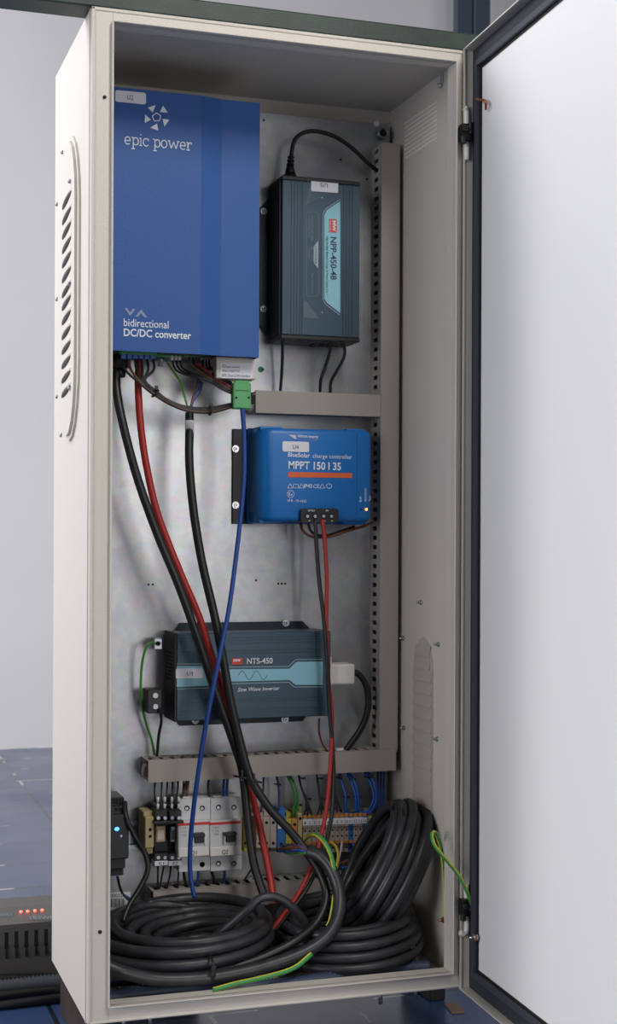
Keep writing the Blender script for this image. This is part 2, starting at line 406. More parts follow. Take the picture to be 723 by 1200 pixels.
for x, y in ((463, 145), (472, 115)):
    c = Xi(x, y); MB().ball(c, .003, (.4, 1, 1)).build('rivet', PAINT, enc)
# hanging bolts below the bottom
for i, (x, y, l) in enumerate(((145, 1192, .02), (176, 1190, .02), (446, 1160, .021), (487, 1160, .018))):
    c = at(x, y-6, .03); MB().cyl((c.x, .03, 0), (c.x, .03, -l), .0028, n=8).cyl((c.x, .03, -.001), (c.x, .03, -.006), .005, n=6).build('bolt', STEELR, enc)

# ------------------------------------------------------------------ door (own frame: e = away from hinge, n = towards the camera side)
TH = -.0618
HX = W-.012
e = Vector((math.sin(TH), -math.cos(TH), 0)); nn = Vector((-math.cos(TH), -math.sin(TH), 0))  # nn points to -X
dO = Vector((HX, -.003, 0))
def DP(a, d, z): return dO + e*a - nn*d + Vector((0, 0, z))      # a along the door, d depth behind the lip tip, z up
def dbox(mb, a0, a1, d0, d1, z0, z1):
    P = [DP(a, d, z) for a in (a0, a1) for d in (d0, d1) for z in (z0, z1)]
    vs = [mb.b.verts.new(p) for p in P]
    fs = [mb.b.faces.new([vs[i] for i in q]) for q in ((0, 1, 3, 2), (4, 6, 7, 5), (0, 4, 5, 1), (2, 3, 7, 6), (0, 2, 6, 4), (1, 5, 7, 3))]
    bmesh.ops.recalc_face_normals(mb.b, faces=fs)
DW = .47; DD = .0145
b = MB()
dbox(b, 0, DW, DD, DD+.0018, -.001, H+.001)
door = b.build('door', DOORLIT, enc)
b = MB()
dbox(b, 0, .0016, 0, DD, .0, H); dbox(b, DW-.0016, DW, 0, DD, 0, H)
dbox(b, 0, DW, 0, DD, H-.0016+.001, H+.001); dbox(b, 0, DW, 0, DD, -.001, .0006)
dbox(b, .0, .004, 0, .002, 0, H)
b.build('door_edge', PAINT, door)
b = MB(); gz = .001; GI = .031
for (a0, a1, z0, z1) in ((.0016, .021, .001, H-.001), (DW-.021, DW-.0016, .001, H-.001), (.021, DW-.021, H-.021, H-.001), (.021, DW-.021, .001, .021)): dbox(b, a0, a1, DD-.0015, DD, z0, z1)
gb = b.build('gasket_band', GASKET, door)
b = MB()
for (a0, a1, z0, z1) in ((.021, GI-.003, .021, H-.021), (DW-GI, DW-.021, .021, H-.021), (GI-.003, DW-GI, H-GI+.003, H-.021), (GI-.003, DW-GI, .021, GI-.003)): dbox(b, a0, a1, DD-.007, DD, z0, z1)
b.build('gasket_ridge', mat('gasket_ridge_rubber', (58, 61, 72), .6), door)
b = MB()
for (a0, a1, z0, z1) in ((GI-.003, GI, GI-.003, H-GI+.003), (DW-GI-.003, DW-GI, GI, H-GI), (GI, DW-GI, H-GI, H-GI+.003), (GI, DW-GI, GI-.003, GI)): dbox(b, a0, a1, DD-.002, DD, z0, z1)
b.build('gasket_shade_line', BLACKRUB, door)  # black strip stands in for the shadow line between ridge and panel
def onDoor(x, y, dd=DD):
    d = ray(x, y); k = (dO+(-nn)*dd-CAM).dot(nn)/d.dot(nn); return CAM+d*k
# bent copper pin near the top, earth stud near the bottom
p = onDoor(560, 117, DD-.004); b = MB(); b.tube(spline([p, p+nn*.006, p+nn*.007+Vector((0, 0, -.001)), p+nn*.008+e*.02+Vector((0, 0, -.002))], 5), .0016, 8)
b = MB(); b.tube(spline([onDoor(558, 116, DD-.008), onDoor(563, 117, DD-.008), onDoor(569, 119, DD-.008), onDoor(569.5, 128, DD-.004)], 5), .0017, 8); b.build('locating_pin', COPPER, door)
stud = onDoor(562, 1098)
b = MB(); b.cyl(stud, stud+nn*.014, .0018, n=10).cyl(stud+nn*.003, stud+nn*.006, .0042, n=6).cyl(stud+nn*.0075, stud+nn*.0085, .005, n=12); b.build('earth_stud', STEEL, door)
# hinges: white pin rod with black bracket
for (yc, y0, y1, hook) in ((157, 131, 188, 1), (1062, 1036, 1088, -1)):
    c = at(545, yc, -.006); a0 = at(546.5, y0, -.006); a1 = at(547, y1, -.006)
    hk = [a0+Vector((-.003, -.001, .004)), a0] if hook > 0 else [a0]
    end = [a1] if hook > 0 else [a1, a1+Vector((-.004, -.001, -.006)), a1+Vector((-.010, -.001, -.004))]
    b = MB(); b.tube(spline(hk+[c+Vector((.002, 0, 0))]+end, 6), .0038, 10); rod = b.build('hinge_pin', WHITEP, enc)
    b = MB(); b.box(c.x-.008, c.x+.006, -.016, -.002, c.z-.011, c.z+.011, .0015, 2); b.box(c.x-.010, c.x-.004, -.019, -.012, c.z-.016, c.z-.006, .001, 1); b.box(c.x+.0, c.x+.008, -.02, -.014, c.z-.003, c.z+.012, .001, 1)
    b.cyl((c.x-.005, -.016, c.z+.003), (c.x-.005, -.021, c.z+.003), .0038, n=10); hb = b.build('hinge_bracket', BLACK, enc)

# ------------------------------------------------------------------ green shelf board on top
GRN = mat('green_board', (26, 45, 39), .5, var=.5, vscale=14, bump=.1)
b = MB(); b.box(-1.2, W+.05, .002, .047, H+.0005, H+.0245, .002, 2)
tag(b.build('cross_board', GRN), 'long dark green bar lying across the top front edge of the cabinet', 'board')
# cabinet supports
SUP = mat('support_wood', (46, 34, 30), .85, var=.4, vscale=30)
b = MB(); b.box(.010, .035, .03, D-.01, FLOOR, 0-.0002, .002, 1); tag(b.build('support_block', SUP), 'dark brown timber block under the left side of the cabinet', 'block')
fx = at(513, 1175, .16).x
b = MB(); b.box(fx-.012, fx+.012, .16, D-.01, FLOOR, -.0002, .002, 1); tag(b.build('support_block', BLACKRUB), 'black rubber block under the right side of the cabinet', 'block')
# cardboard scrap
c = atZ(525, 1183, FLOOR)
b = MB(); b.prism([atZ(521, 1178, FLOOR+.0003), atZ(534, 1176, FLOOR+.0003), atZ(545, 1187, FLOOR+.0003), atZ(529, 1188, FLOOR+.0003)], (0, 0, .002)); tag(b.build('cardboard_scrap', mat('cardboard', (120, 100, 84), .9)), 'small brown cardboard scrap on the floor tiles below the cabinet hinge', 'cardboard')

# ------------------------------------------------------------------ cable ducts
def duct(name, label, x0, x1, y0, y1, z0, z1, slots, n):
    """open ducts: base box in front of the plate; slots = which faces carry slots"""
    th = thing(name, label, 'cable duct', ((x0+x1)/2, y1, z0))
    vert = (z1-z0) > (x1-x0)
    b = MB(); w_ = .0015
    b.box(x0, x1, y1-w_, y1, z0, z1)
    L = (z1-z0) if vert else (x1-x0); pitch = L/n
    for sgn in (0, 1):
        for i in range(n+1 if sgn == 0 or not vert else 0):
            if vert:
                xa = x0 if sgn == 0 else x1-w_; zc = z0+pitch*i
                b.box(xa, xa+w_, y0+.017, y1-.010, max(z0, zc-pitch*.28), min(z1, zc+pitch*.28))
            else:
                za = z1-w_ if sgn == 0 else z0; xc = x0+pitch*i
                b.box(max(x0, xc-pitch*.28), min(x1, xc+pitch*.28), y0+.014, y1-.010, za, za+w_)
        if vert:
            xa = x0 if sgn == 0 else x1-w_
            b.box(xa, xa+w_, y1-.010, y1-w_, z0, z1); b.box(xa, xa+w_, y0+.003, y0+.017 if sgn == 0 else y1-.0105, z0, z1)
        else:
            za = z1-w_ if sgn == 0 else z0
            b.box(x0, x1, y1-.010, y1-w_, za, za+w_); b.box(x0, x1, y0+.003, y0+.014, za, za+w_)
    b.build('slotted_channel', GREYD, th)
    b = MB(); b.box(x0-.0005, x1+.0005, y0, y0+.0018, z0-.0008, z1+.0008, .0006, 1)
    if vert:
        b.box(x0-.0012, x0-.0002, y0, y0+.006, z0, z1); b.box(x1+.0002, x1+.0012, y0, y0+.006, z0, z1)
    else:
        b.box(x0, x1, y0, y0+.006, z1+.0002, z1+.0012); b.box(x0, x1, y0, y0+.006, z0-.0012, z0-.0002)
    b.build('duct_cover', GREYP, th)
    return th
YD = .219
vx0 = at(447, 500, YD).x; vx1 = at(466.5, 500, YD).x
vz1 = at(456, 168, YD).z; vz0 = at(456, 881, YD).z
duct('cable_duct', 'tall vertical grey slotted cable duct along the right of the back plate', vx0, vx1, YD, PY, vz0, vz1, 0, 64)
hx0 = at(174, 900, YD-.004).x; hx1 = at(464, 895, YD-.004).x
hz1 = at(320, 885.5, YD-.004).z; hz0 = at(320, 909, YD-.004).z
duct('cable_duct', 'grey slotted horizontal cable duct below the inverter', hx0, hx1, YD-.004, PY, hz0, hz1, 0, 24)
mx0 = at(300, 470, YD-.001).x; mx1 = vx0-.0018
mz1 = at(373, 461, YD-.001).z; mz0 = at(373, 485, YD-.001).z
duct('cable_duct', 'short grey horizontal cable duct above the light blue charge controller', mx0, mx1, YD-.001, PY, mz0, mz1, 0, 12)
bx0 = at(180, 1050, YD-.01).x; bx1 = at(462, 1030, YD-.01).x
bz1 = at(300, 1037, YD-.01).z; bz0 = bz1-.027
duct('cable_duct', 'grey slotted cable duct at the foot of the plate behind the coiled cables', bx0, bx1, YD-.01, PY, bz0, bz1, 0, 24)

def bundle(a, b_, lbl, sx, sy):
    mb = MB(); a = Vector(a); b_ = Vector(b_); rr = random.Random(3)
    for ox, oy in ((-.5, -.55), (.5, -.5), (-.5, .1), (.45, .2), (-.4, .75), (.5, .8)):
        P = [a.lerp(b_, i/10)+Vector(((ox*sx if sx else 0)+rr.uniform(-.0005, .0005), oy*.010+.0, 0 if sx else ox*sy)) for i in range(11)]
        mb.tube(spline(P, 4), .0052, 8)
    tag(mb.build('wire_bundle', BLACK), lbl, 'wires')
ym = (YD+PY)/2
bundle(((vx0+vx1)/2, ym, vz0+.004), ((vx0+vx1)/2, ym, vz1-.01), 'dark wires filling the tall vertical duct, seen through its slots', .010, 0)
bundle((hx0+.006, ym, (hz0+hz1)/2), (hx1-.006, ym, (hz0+hz1)/2), 'dark wires filling the horizontal duct below the inverter, seen through its slots', 0, .010)
bundle((bx0+.006, ym, (bz0+bz1)/2), (bx1-.006, ym, (bz0+bz1)/2), 'dark wires filling the lowest duct, seen through its slots', 0, .010)

# ------------------------------------------------------------------ blue converter
EY = .137
ex0 = .008; ex1 = at(303.5, 270, EY+.008).x; ez1 = at(220, 110.5, EY).z; ez0 = at(220, 414.5, EY).z
cv = thing('power_converter', 'large royal blue power converter box in the upper left of the cabinet', 'power converter', ((ex0+ex1)/2, PY, ez0))
sx1 = at(236, 112, EY).x; sx2 = at(259, 118, EY+.01).x
b = MB(); b.prism([(ex0, EY, ez0), (sx1, EY, ez0), (sx2, EY+.006, ez0), (ex1, EY+.006, ez0), (ex1, EY+.0077, ez0), (sx2-.0004, EY+.0077, ez0), (sx1-.0004, EY+.0017, ez0), (ex0, EY+.0017, ez0)], (0, 0, ez1-ez0))
b.box(ex1-.0017, ex1, EY+.0061, PY-.02, ez0, ez1); b.box(ex0, ex0+.0017, EY+.001, PY-.02, ez0, ez1)
cover = b.build('cover', EPIC, cv)
b = MB(); b.box(ex0+.003, ex1-.003, EY+.014, PY, ez0+.004, ez1-.0015); b.build('chassis', SLATED, cv)
# folded grey back rim seen above
b = MB(); b.box(ex0+.002, ex1-.001, EY+.02, PY-.002, ez1-.0015, ez1+.004, .0008, 1); b.build('top_rim', mat('rim_grey', (120, 112, 104), .5), cv)
def lab(parent, x0, y0, x1, y1, Y, s, tx0, tx1, ty, h, k=.0, r=2.5, name='name_label'):
    o = poly(slope(rrect(x0, y0, x1, y1, r), k, x0), Y).build(name, LABELW, parent)
    if s: text(s, (tx0, ty), (tx1, ty+k*(tx1-tx0)), Y, h=h, mb=MB(), lift=.0012).build('lettering', INK, o)
    return o
lab(cv, 135, 105.5, 171, 119, EY-.0001, 'U2', 149, 156, 116.5, 5.5, .1)
b = MB(); c0 = (183.5, 137.5)
for i in range(5):
    a = math.radians(-58+72*i)       # screen direction, y down
    def rp(rad, da, a=a): return (c0[0]+rad*math.cos(a+da), c0[1]+rad*math.sin(a+da)*1.02)
    tip = rp(7.2, 0.0); L = 15.2
    q1 = rp(L, -.05); q2 = rp(L*.92, .62)
    poly([tip, q1, q2][::1], EY-.0001, mb=b)
ring_line([(c0[0]+5.2*math.cos(math.radians(-22+72*i)), c0[1]+5.2*math.sin(math.radians(-22+72*i))) for i in range(5)], EY-.0001, .0011, mb=b)
b.build('logo', WHITEI, cover)
b = MB()
def ell(cx, cy, rx, ry, a0, a1, n=14): return [(cx+rx*math.cos(math.radians(a0+(a1-a0)*i/n)), cy+ry*math.sin(math.radians(a0+(a1-a0)*i/n))) for i in range(n+1)]
GL = {'e': [[(.1, .52)]+ell(.5, .5, .42, .5, 0, 315)], 'p': [[(.25, -.5), (.25, 1)], [(.0, -.5), (.5, -.5)], [(.0, 1), (.25, 1)], ell(.6, .5, .36, .5, 0, 360)],
      'i': [[(.5, 0), (.5, 1)], [(.0, 0), (1, 0)], [(.05, 1), (.5, 1)], [(.5, 1.36), (.5, 1.52)]], 'c': [ell(.52, .5, .45, .5, 45, 318), [(.86, .68), (.86, .98)]],
      'o': [ell(.5, .5, .42, .5, 0, 360)], 'w': [[(.1, 1), (.3, 0), (.5, .95), (.7, 0), (.9, 1)], [(0, 1), (.22, 1)], [(.78, 1), (1, 1)]],
      'r': [[(.3, 0), (.3, 1)], [(.0, 0), (.62, 0)], [(.02, 1), (.3, 1)], [(.3, .62), (.42, .86), (.64, 1), (.92, .97), (.92, .76)]]}
for ch_, xa, xb in (('e', 136, 186), ('p', 190, 246), ('i', 251, 273), ('c', 277, 327), ('p', 357, 412), ('o', 416, 468), ('w', 470, 560), ('e', 563, 609), ('r', 612, 656)):
    for st_ in GL[ch_]:
        Q = []
        for u_, v_ in st_:
            X = xa+(xb-xa)*u_; Q.append((125+X/6.57, 90+(521+(X-168)*.096-v_*58)/6.57))
        ring_line(Q, EY-.0001, .00125, mb=b, closed=False)
b.build('brand_lettering', WHITEI, cover)
text('bidirectional', (145, 382), (197.5, 385), EY, h=9, bold=.002).build('lettering', WHITEI, cover)
text('DC/DC converter', (145, 393.5), (224, 397.5), EY, h=8.5, bold=.018).build('lettering', WHITEI, cover)
b = MB()
poly([(145.5, 361), (149, 361.3), (152.3, 366.3), (155.6, 361.9), (158.6, 362.2), (152.5, 370.5)], EY-.0001, mb=b)
poly([(158.4, 371), (165.5, 362.6), (172.5, 372.2), (168.5, 371.8), (165.3, 367), (161.8, 371.3)], EY-.0001, mb=b)
b.build('chevron_logo', DIMI, cover)
# bottom connectors
def cbox(x0, y0, x1, y1, Y, dep, material, name, parent, bev=.0006):
    A = at(x0, (y0+y1)/2, Y); B_ = at(x1, (y0+y1)/2, Y); T = at((x0+x1)/2, y0, Y).z; Bt = at((x0+x1)/2, y1, Y).z
    return MB().box(A.x, B_.x, Y, Y+dep, Bt, T, bev, 1).build(name, material, parent)
cbox(141, 410, 184, 415.5, EY+.03, .02, PLUGG, 'terminal_header', cv)
for i in range(6):
    x = 142+i*6.8; cbox(x, 413, x+6, 420.5, EY+.032, .008, BLUEW, 'ferrule', cv)
cbox(182, 412, 214, 417.5, EY+.05, .02, PLUGG, 'terminal_header', cv)
cbox(216, 414, 234, 418, EY+.05, .02, PLUGG, 'terminal_header', cv)
for x in (202, 206.5, 211): cbox(x-1.6, 415, x+1.6, 422, EY+.05, .004, WHITEP, 'ferrule', cv)
for x in (237, 241.5, 245): cbox(x-1.6, 416, x+1.6, 423, EY+.06, .004, WHITEP, 'ferrule', cv)
c = at(188, 424, EY+.07); MB().cyl(c+Vector((0, 0, .012)), c+Vector((0, 0, -.006)), .0035, n=10).cyl(c+Vector((0, 0, .006)), c, .006, n=6).build('earth_bolt', STEELR, cv)
# cable glands left
c = at(141, 428, EY+.05); MB().cyl(c+Vector((0, 0, .014)), c+Vector((0, 0, -.004)), .011, n=8).cyl(c+Vector((0, 0, -.004)), c+Vector((0, 0, -.016)), .0085, .0065, n=16).build('cable_gland', BLACK, cv)

# white interface box with green plug
IY = .165
ib = thing('interface_module', 'small cream interface box with white label under the blue converter', 'interface module', at(275, 446, IY+.02))
cbox(253.5, 418.5, 300, 444, IY, .035, mat('module_cream', (206, 196, 190), .5), 'housing', ib, .001)
lb_ = lab(ib, 258, 425, 296, 443, IY-.0001, '', 0, 0, 0, 0, .02, 2)
text('epic power', (265.5, 430.8), (281, 431.2), IY, mb=MB(), lift=.0012).build('lettering', INK, lb_)
text('SN:2196074Y', (260.5, 435.6), (281, 436.2), IY, mb=MB(), lift=.0012).build('lettering', INK, lb_)
text('EPIC Dual CAN Interface', (260.5, 441.2), (293, 442), IY, h=3, mb=MB(), lift=.0012).build('lettering', INK, lb_)
b = MB()
for i in range(5):
    a = math.radians(72*i); b.ball(at(262.5+1.7*math.cos(a), 428.8+1.7*math.sin(a), IY-.001), .0007)
b.build('logo', INK, lb_)
gp = thing('plug_connector', 'green screw plug connector hanging below the cream interface box', 'connector', at(284, 479, IY+.012))
cbox(273.5, 448, 294.5, 479, IY-.002, .014, PLUGG, 'housing', gp, .0015)
cbox(276, 446, 292.5, 449, IY, .010, PLUGG, 'collar', gp, .0005)
cbox(276, 457, 292, 458.2, IY-.0026, .003, mat('green_dark', (40, 110, 62), .5), 'rib', gp, .0001)
for x in (277, 291.5):
    q = at(x, 466, IY-.002); MB().cyl(q+Vector((0, .001, 0)), q+Vector((0, -.0008, 0)), .0016, n=8).build('screw', HOLE, gp)

# ------------------------------------------------------------------ battery charger (upper right)
NY = .195
nx0 = at(330.5, 300, NY).x; nx1 = at(421.5, 300, NY).x; nz1 = at(376, 209, NY).z; nz0 = at(376, 399, NY).z
nc = thing('battery_charger', 'slate grey finned battery charger mounted upright in the upper right of the cabinet', 'battery charger', ((nx0+nx1)/2, PY, nz0))
b = MB(); b.box(nx0, nx1, NY, PY-.004, nz0+.006, nz1-.006, .001, 1)
# ribs on the front left and right and along the side
for x in (341, 344.5, 348, 351.5, 354):
    X = at(x, 300, NY).x; b.box(X, X+.0012, NY-.001, NY+.001, nz0+.006, nz1-.006)
for x in (402, 405.5, 409, 412.5):
    X = at(x, 300, NY).x; b.box(X, X+.0012, NY-.001, NY+.001, nz0+.006, nz1-.006)
b.build('housing', SLATE, nc)
b = MB()
for k in range(9): yy = NY+.006+k*.0062; b.box(nx0-.0018, nx0, yy, yy+.003, nz0+.006, nz1-.006)
b.build('side_fins', SLATED, nc)
b = MB(); b.box(nx0-.001, nx1+.0005, NY-.0008, PY-.006, nz1-.006, nz1, .001, 1); b.build('end_cap', BLACK, nc)
b = MB(); b.box(nx0-.001, nx1+.0005, NY-.0008, PY-.006, nz0, nz0+.006, .001, 1); ec = b.build('end_cap', BLACK, nc)
b = MB()
for i in range(14):
    X = nx0+.012+i*(nx1-nx0-.024)/14; b.box(X, X+.002, NY+.01, NY+.04, nz0-.0008, nz0+.0005)
b.build('vent_grille', mat('grille_light', (120, 112, 108), .6), ec)
X0 = at(305, 300, PY-.006).x; X1 = nx0
P = [(X0, nz1-.016), (nx0, nz1-.004), (nx0, nz0+.004), (X0, nz0+.014)]
MB().prism([(x, PY-.006, z) for x, z in ((X0, nz1-.032), (X0+.012, nz1-.020), (nx0+.002, nz1-.008), (nx0+.002, nz0+.006), (X0+.012, nz0+.012), (X0, nz0+.026))], (0, .0058, 0)).build('mounting_flange', SLATED, nc)
for y in (247.5, 362): screw(at(309, y, PY-.006), .0032, (0, -1, 0), parent=nc)
lab(nc, 364.5, 210.5, 396, 224, NY-.0001, '', 0, 0, 0, 0, .07, 1.5)
text('U5', (384, 215), (375.5, 214.3), NY, h=5, mb=MB(), lift=.0012).build('lettering', INK, nc)
# teal panel
TP = [(398.5, 236), (398.5, 367), (383, 355), (380, 350), (380, 252), (383, 246)]
poly(TP, NY-.0002).build('teal_panel', TEAL, nc)
ring_line([(398.5, 234), (382, 244.5), (378.6, 250), (378.6, 351), (381.5, 356.5), (398.5, 369.5)], NY-.0001, .0008, closed=False).build('panel_outline', mat('cyan_print', (150, 180, 190), .5), nc)
poly([(385.5, 256.5), (394.5, 257.2), (394.5, 272.5), (385.5, 272)], NY-.0009).build('red_badge', RED, nc)
dn = Vector((0, 0, -1)); rt = Vector((1, 0, 0))
def vtext(s, x, y0, y1, Y, h, bold=0., material=INK, parent=None, lift=.001, name='lettering'):
    return text(s, (x, y0), (x, y1), Y, h=h, bold=bold, up=Vector((1, 0, 0)), lift=lift).build(name, material, parent)
vtext('MW', 389.6, 258.5, 271, NY-.0008, 4.2, .03, WHITEI, nc)
vtext('MEAN WELL', 386.3, 258, 271.5, NY-.0008, 1.8, 0, WHITEI, nc)
NAVY = mat('navy_print', (34, 54, 74), .5)
vtext('NPP-450-48', 387.5, 277.5, 327.5, NY-.0003, 7.5, .015, NAVY, nc)
vtext('High Reliable Battery Charger & Power Supply 2 in 1', 382.3, 277, 345, NY-.0003, 2.6, 0, NAVY, nc)
DIMP = mat('grey_print', (118, 136, 148), .5)
ring_line(rrect(359, 249, 373, 347, 2.5), NY-.0001, .0005).build('print_frame', DIMP, nc)
poly([(372.5, 282.5), (367.5, 289), (367.5, 308), (372.5, 314.5)], NY-.0002).build('print_tag', mat('tag_print', (165, 178, 190), .5), nc)
for s_, x, y0, y1 in (('2-Stage Charge/3-Stage', 365, 253, 282), ('8 Fixed Charge Mode', 361.5, 253, 278), ('Bat. + Polarity', 365, 290, 306), ('Protection', 361.5, 290, 304), ('Over Temperature', 365, 320, 344), ('CHARGER', 369, 288, 309)):
    vtext(s_, x, y0, y1, NY, 2.4, 0, DIMP if x < 368 else NAVY, nc, lift=.0014)
b = MB()
for i in range(10): ring_line([(356+i*1.0, 241-i*.3-i*1.9), (376-i*1.9, 229.5-i*2.2)], NY-.0001, .0004, mb=b, closed=False)
b.build('line_pattern', DIMP, nc)
MB().prism([at(x, y, NY-.0001) for x, y in ((355.5, 352), (359, 353), (374, 374), (355.5, 372))], (0, -.0004, 0)).build('printed_patch', mat('patch_print', (78, 96, 108), .5), nc)
for x, y in ((377.5, 231.5), (377.5, 366)):
    q = at(x, y, NY); MB().ball(q, .0011, (1, .4, 1)).build('rivet', STEEL, nc)
# its black mains plug and cable
b = MB(); c = at(340, 199, NY+.025); b.cyl((c.x, c.y, nz1), (c.x, c.y, nz1+.008), .011, .009, 8).cyl((c.x, c.y, nz1+.008), (c.x, c.y, nz1+.02), .0075, .005, 12)
for i in range(4): b.torus((c.x+.0004*i, c.y, nz1+.017+i*.005), (0, 0, 1), .0042-.0003*i, .0018, 14, 6)
r0 = Vector((c.x+.001, c.y, nz1+.03))
plug = thing('mains_cable', 'black mains cord arching from the plug on top of the battery charger to the duct', 'power cord', (c.x, c.y, nz1))
b.build('plug', BLACK, plug)
wire([Vector((c.x, c.y, nz1+.012)), r0, (345, 165, NY+.02), (356, 155.5, NY+.015), (372, 154, NY+.015), (392, 160, NY+.02), (412, 173, NY+.035), (432, 192, NY+.045), (442, 200, PY-.015)], .0030).build('lead', BLACK, plug)
for i, (P, lbl) in enumerate(((((331, 399, NY+.03), (331, 420, NY+.035), (330, 440, NY+.04), (328.5, 458, NY+.045)), 'single black wire below the left of the battery charger'),
        (((386, 398, NY+.02), (386.5, 412, NY+.02), (381, 430, NY+.03), (376, 445, NY+.035), (375, 459, NY+.045)), 'black wire from the battery charger, left one of the curved pair'),
        (((392, 399, NY+.02), (402, 404, NY+.018), (403.5, 417, NY+.02), (395, 434, NY+.03), (388, 447, NY+.04), (387, 460, NY+.045)), 'black wire from the battery charger, bulging right one of the curved pair'))):
    tag(wire(P, .0022).build('wire', BLACK), lbl, 'wire')
for x in (368, 378, 387):
    cbox(x-3, 399, x+3, 406, NY+.03, .008, BLACK, 'terminal_lug', nc)

# ------------------------------------------------------------------ charge controller
VY = .197
vcx0 = at(305, 560, VY).x; vcx1 = at(436.5, 560, VY).x; cz1 = at(370, 503, VY).z; cz0 = at(370, 611, VY).z
cc = thing('charge_controller', 'light blue solar charge controller with orange stripe in the middle of the back plate', 'charge controller', ((vcx0+vcx1)/2, PY, cz0))
# body: profile in X-Y with rounded shoulders, extruded along Z, with tapered ends
def profile(inset, dz=0):
    return [(vcx0-.001+inset*.4, PY-.010), (vcx0-.001+inset*.4, VY+.022), (vcx0+.001+inset, VY+.010), (vcx0+.009+inset, VY+.0015+inset*.5), (vcx0+.016+inset, VY+inset*.5), (vcx1-.008-inset, VY+inset*.5), (vcx1-.002-inset, VY+.003+inset*.5), (vcx1-inset*.4, VY+.012), (vcx1-inset*.4, PY-.010)]
b = MB(); rows = []
for z, ins in ((cz0, .007), (cz0+.002, .003), (cz0+.007, .0), (cz1-.007, .0), (cz1-.002, .003), (cz1, .007)):
    rows.append([b.b.verts.new((x, y, z)) for x, y in profile(ins)])
for A, B_ in zip(rows, rows[1:]):
    for i in range(len(A)):
        j = (i+1) % len(A); f = b.b.faces.new((A[i], A[j], B_[j], B_[i])); f.smooth = i != len(A)-1
b.b.faces.new(rows[0][::-1]); b.b.faces.new(rows[-1]); bmesh.ops.recalc_face_normals(b.b, faces=b.b.faces[:])
ch = b.build('housing', VIC, cc)
b = MB(); b.box(vcx0-.002, vcx1+.001, PY-.012, PY-.003, cz0-.003, cz1+.003, .002, 2)
b.box(vcx0+.002, vcx0+.035, VY+.010, PY-.01, cz1-.003, cz1+.003, .002, 2); b.box(vcx1-.035, vcx1-.006, VY+.010, PY-.01, cz1-.003, cz1+.003, .002, 2)
b.box(vcx0+.002, vcx0+.035, VY+.012, PY-.01, cz0-.003, cz0+.003, .002, 2); b.box(vcx1-.040, vcx1-.004, VY+.012, PY-.01, cz0-.004, cz0+.003, .002, 2)
b.build('rear_shell', VIC, cc)
# side inset
MB().box(vcx0-.0016, vcx0-.0006, VY+.025, PY-.02, cz0+.012, cz1-.012, .0004, 1).build('side_panel', mat('controller_side', (44, 96, 146), .5), cc)
# seams
b = MB()
for x in (318.5, 418):
    X = at(x, 560, VY).x; b.box(X, X+.0006, VY-.0002, VY+.001, cz0+.008, cz1-.004)
b.build('seam', mat('seam_blue', (6, 74, 134), .5), cc)
# black mounting plate with screws
sx0 = at(272.5, 560, PY-.004).x
MB().box(sx0, sx0+.03, PY-.0045, PY, at(280, 614, PY).z, at(280, 503, PY).z, .0008, 1).build('mounting_flange', BLACK, cc)
for y in (526, 592): screw(at(276, y, PY-.0045), .0033, (0, -1, 0), parent=cc)
c_ = at(288, 590, VY+.04)
lab(cc, 331, 517, 362, 529, VY-.0001, 'U4', 343, 350, 526, 5, .03, 2)
text('victron energy', (348.5, 512.2), (373, 513.6), VY, h=3.6, bold=.02).build('brand_lettering', WHITEI, ch)
text('BLUE POWER', (351, 515.8), (371, 516.6), VY, h=1.8).build('lettering', DIMI, ch)
b = MB()
for k in range(3): poly([(338+k*2.5, 509.5+k*1.6), (347+k*.7, 510+k*1.6), (345+k*.7, 511+k*1.6), (340+k*2.5, 510.8+k*1.6)], VY-.0001, mb=b)
b.build('logo', WHITEI, ch)
text('BlueSolar', (337.5, 535), (363, 536.3), VY, h=5.2, bold=.018).build('lettering', WHITEI, ch)
text('charge controller', (366.5, 536.5), (412.5, 538), VY, h=5.0, bold=.0).build('lettering', WHITEI, ch)
text('MPPT 150 I 35', (338, 549), (399.5, 551), VY, h=9, bold=.02).build('lettering', WHITEI, ch)
poly([(337.5, 553), (412.5, 554.5), (412.5, 560.2), (337.5, 559.2)], VY-.0001).build('orange_stripe', ORANGE, ch)
text('IP43', (356, 571.5), (365.5, 571.8), VY, h=4.5, bold=.01).build('lettering', WHITEI, ch)
text('CE', (367, 571.8), (374, 572), VY, h=4.5).build('lettering', WHITEI, ch)
b = MB()
for x in (340, 353.2, 377.5): ring_line([(x, 566.8), (x+3, 572), (x-3, 572)], VY, .0005, mb=b)
ring_line(rrect(343.5, 567.4, 349.6, 571.8, .8, 2), VY, .0005, mb=b); ring_line([(345.5, 570), (347.5, 570)], VY, .0005, mb=b)
ring_line([(385.5+3*math.cos(a/8*math.pi), 569.6+2.7*math.sin(a/8*math.pi)) for a in range(16)], VY, .0006, mb=b)
ring_line([(340.5+4*math.cos(a/10*math.pi), 579+4.2*math.sin(a/10*math.pi)) for a in range(20)], VY, .0005, mb=b)
b.build('certification_marks', WHITEI, ch)
text('Ex', (338.3, 581), (342.8, 581.1), VY, h=4).build('lettering', WHITEI, ch)
text('10 R - 05 4362', (337, 588), (359, 588.6), VY, h=3).build('lettering', WHITEI, ch)
for s_, x, y0, y1 in (('Bulk', 423.6, 588, 581.5), ('Absorption', 429.2, 588, 572), ('Float', 434.3, 587, 581)):
    text(s_, (x, y0), (x, y1), VY, h=2.8, up=Vector((-1, 0, 0)), lift=.001).build('lettering', WHITEI, ch)
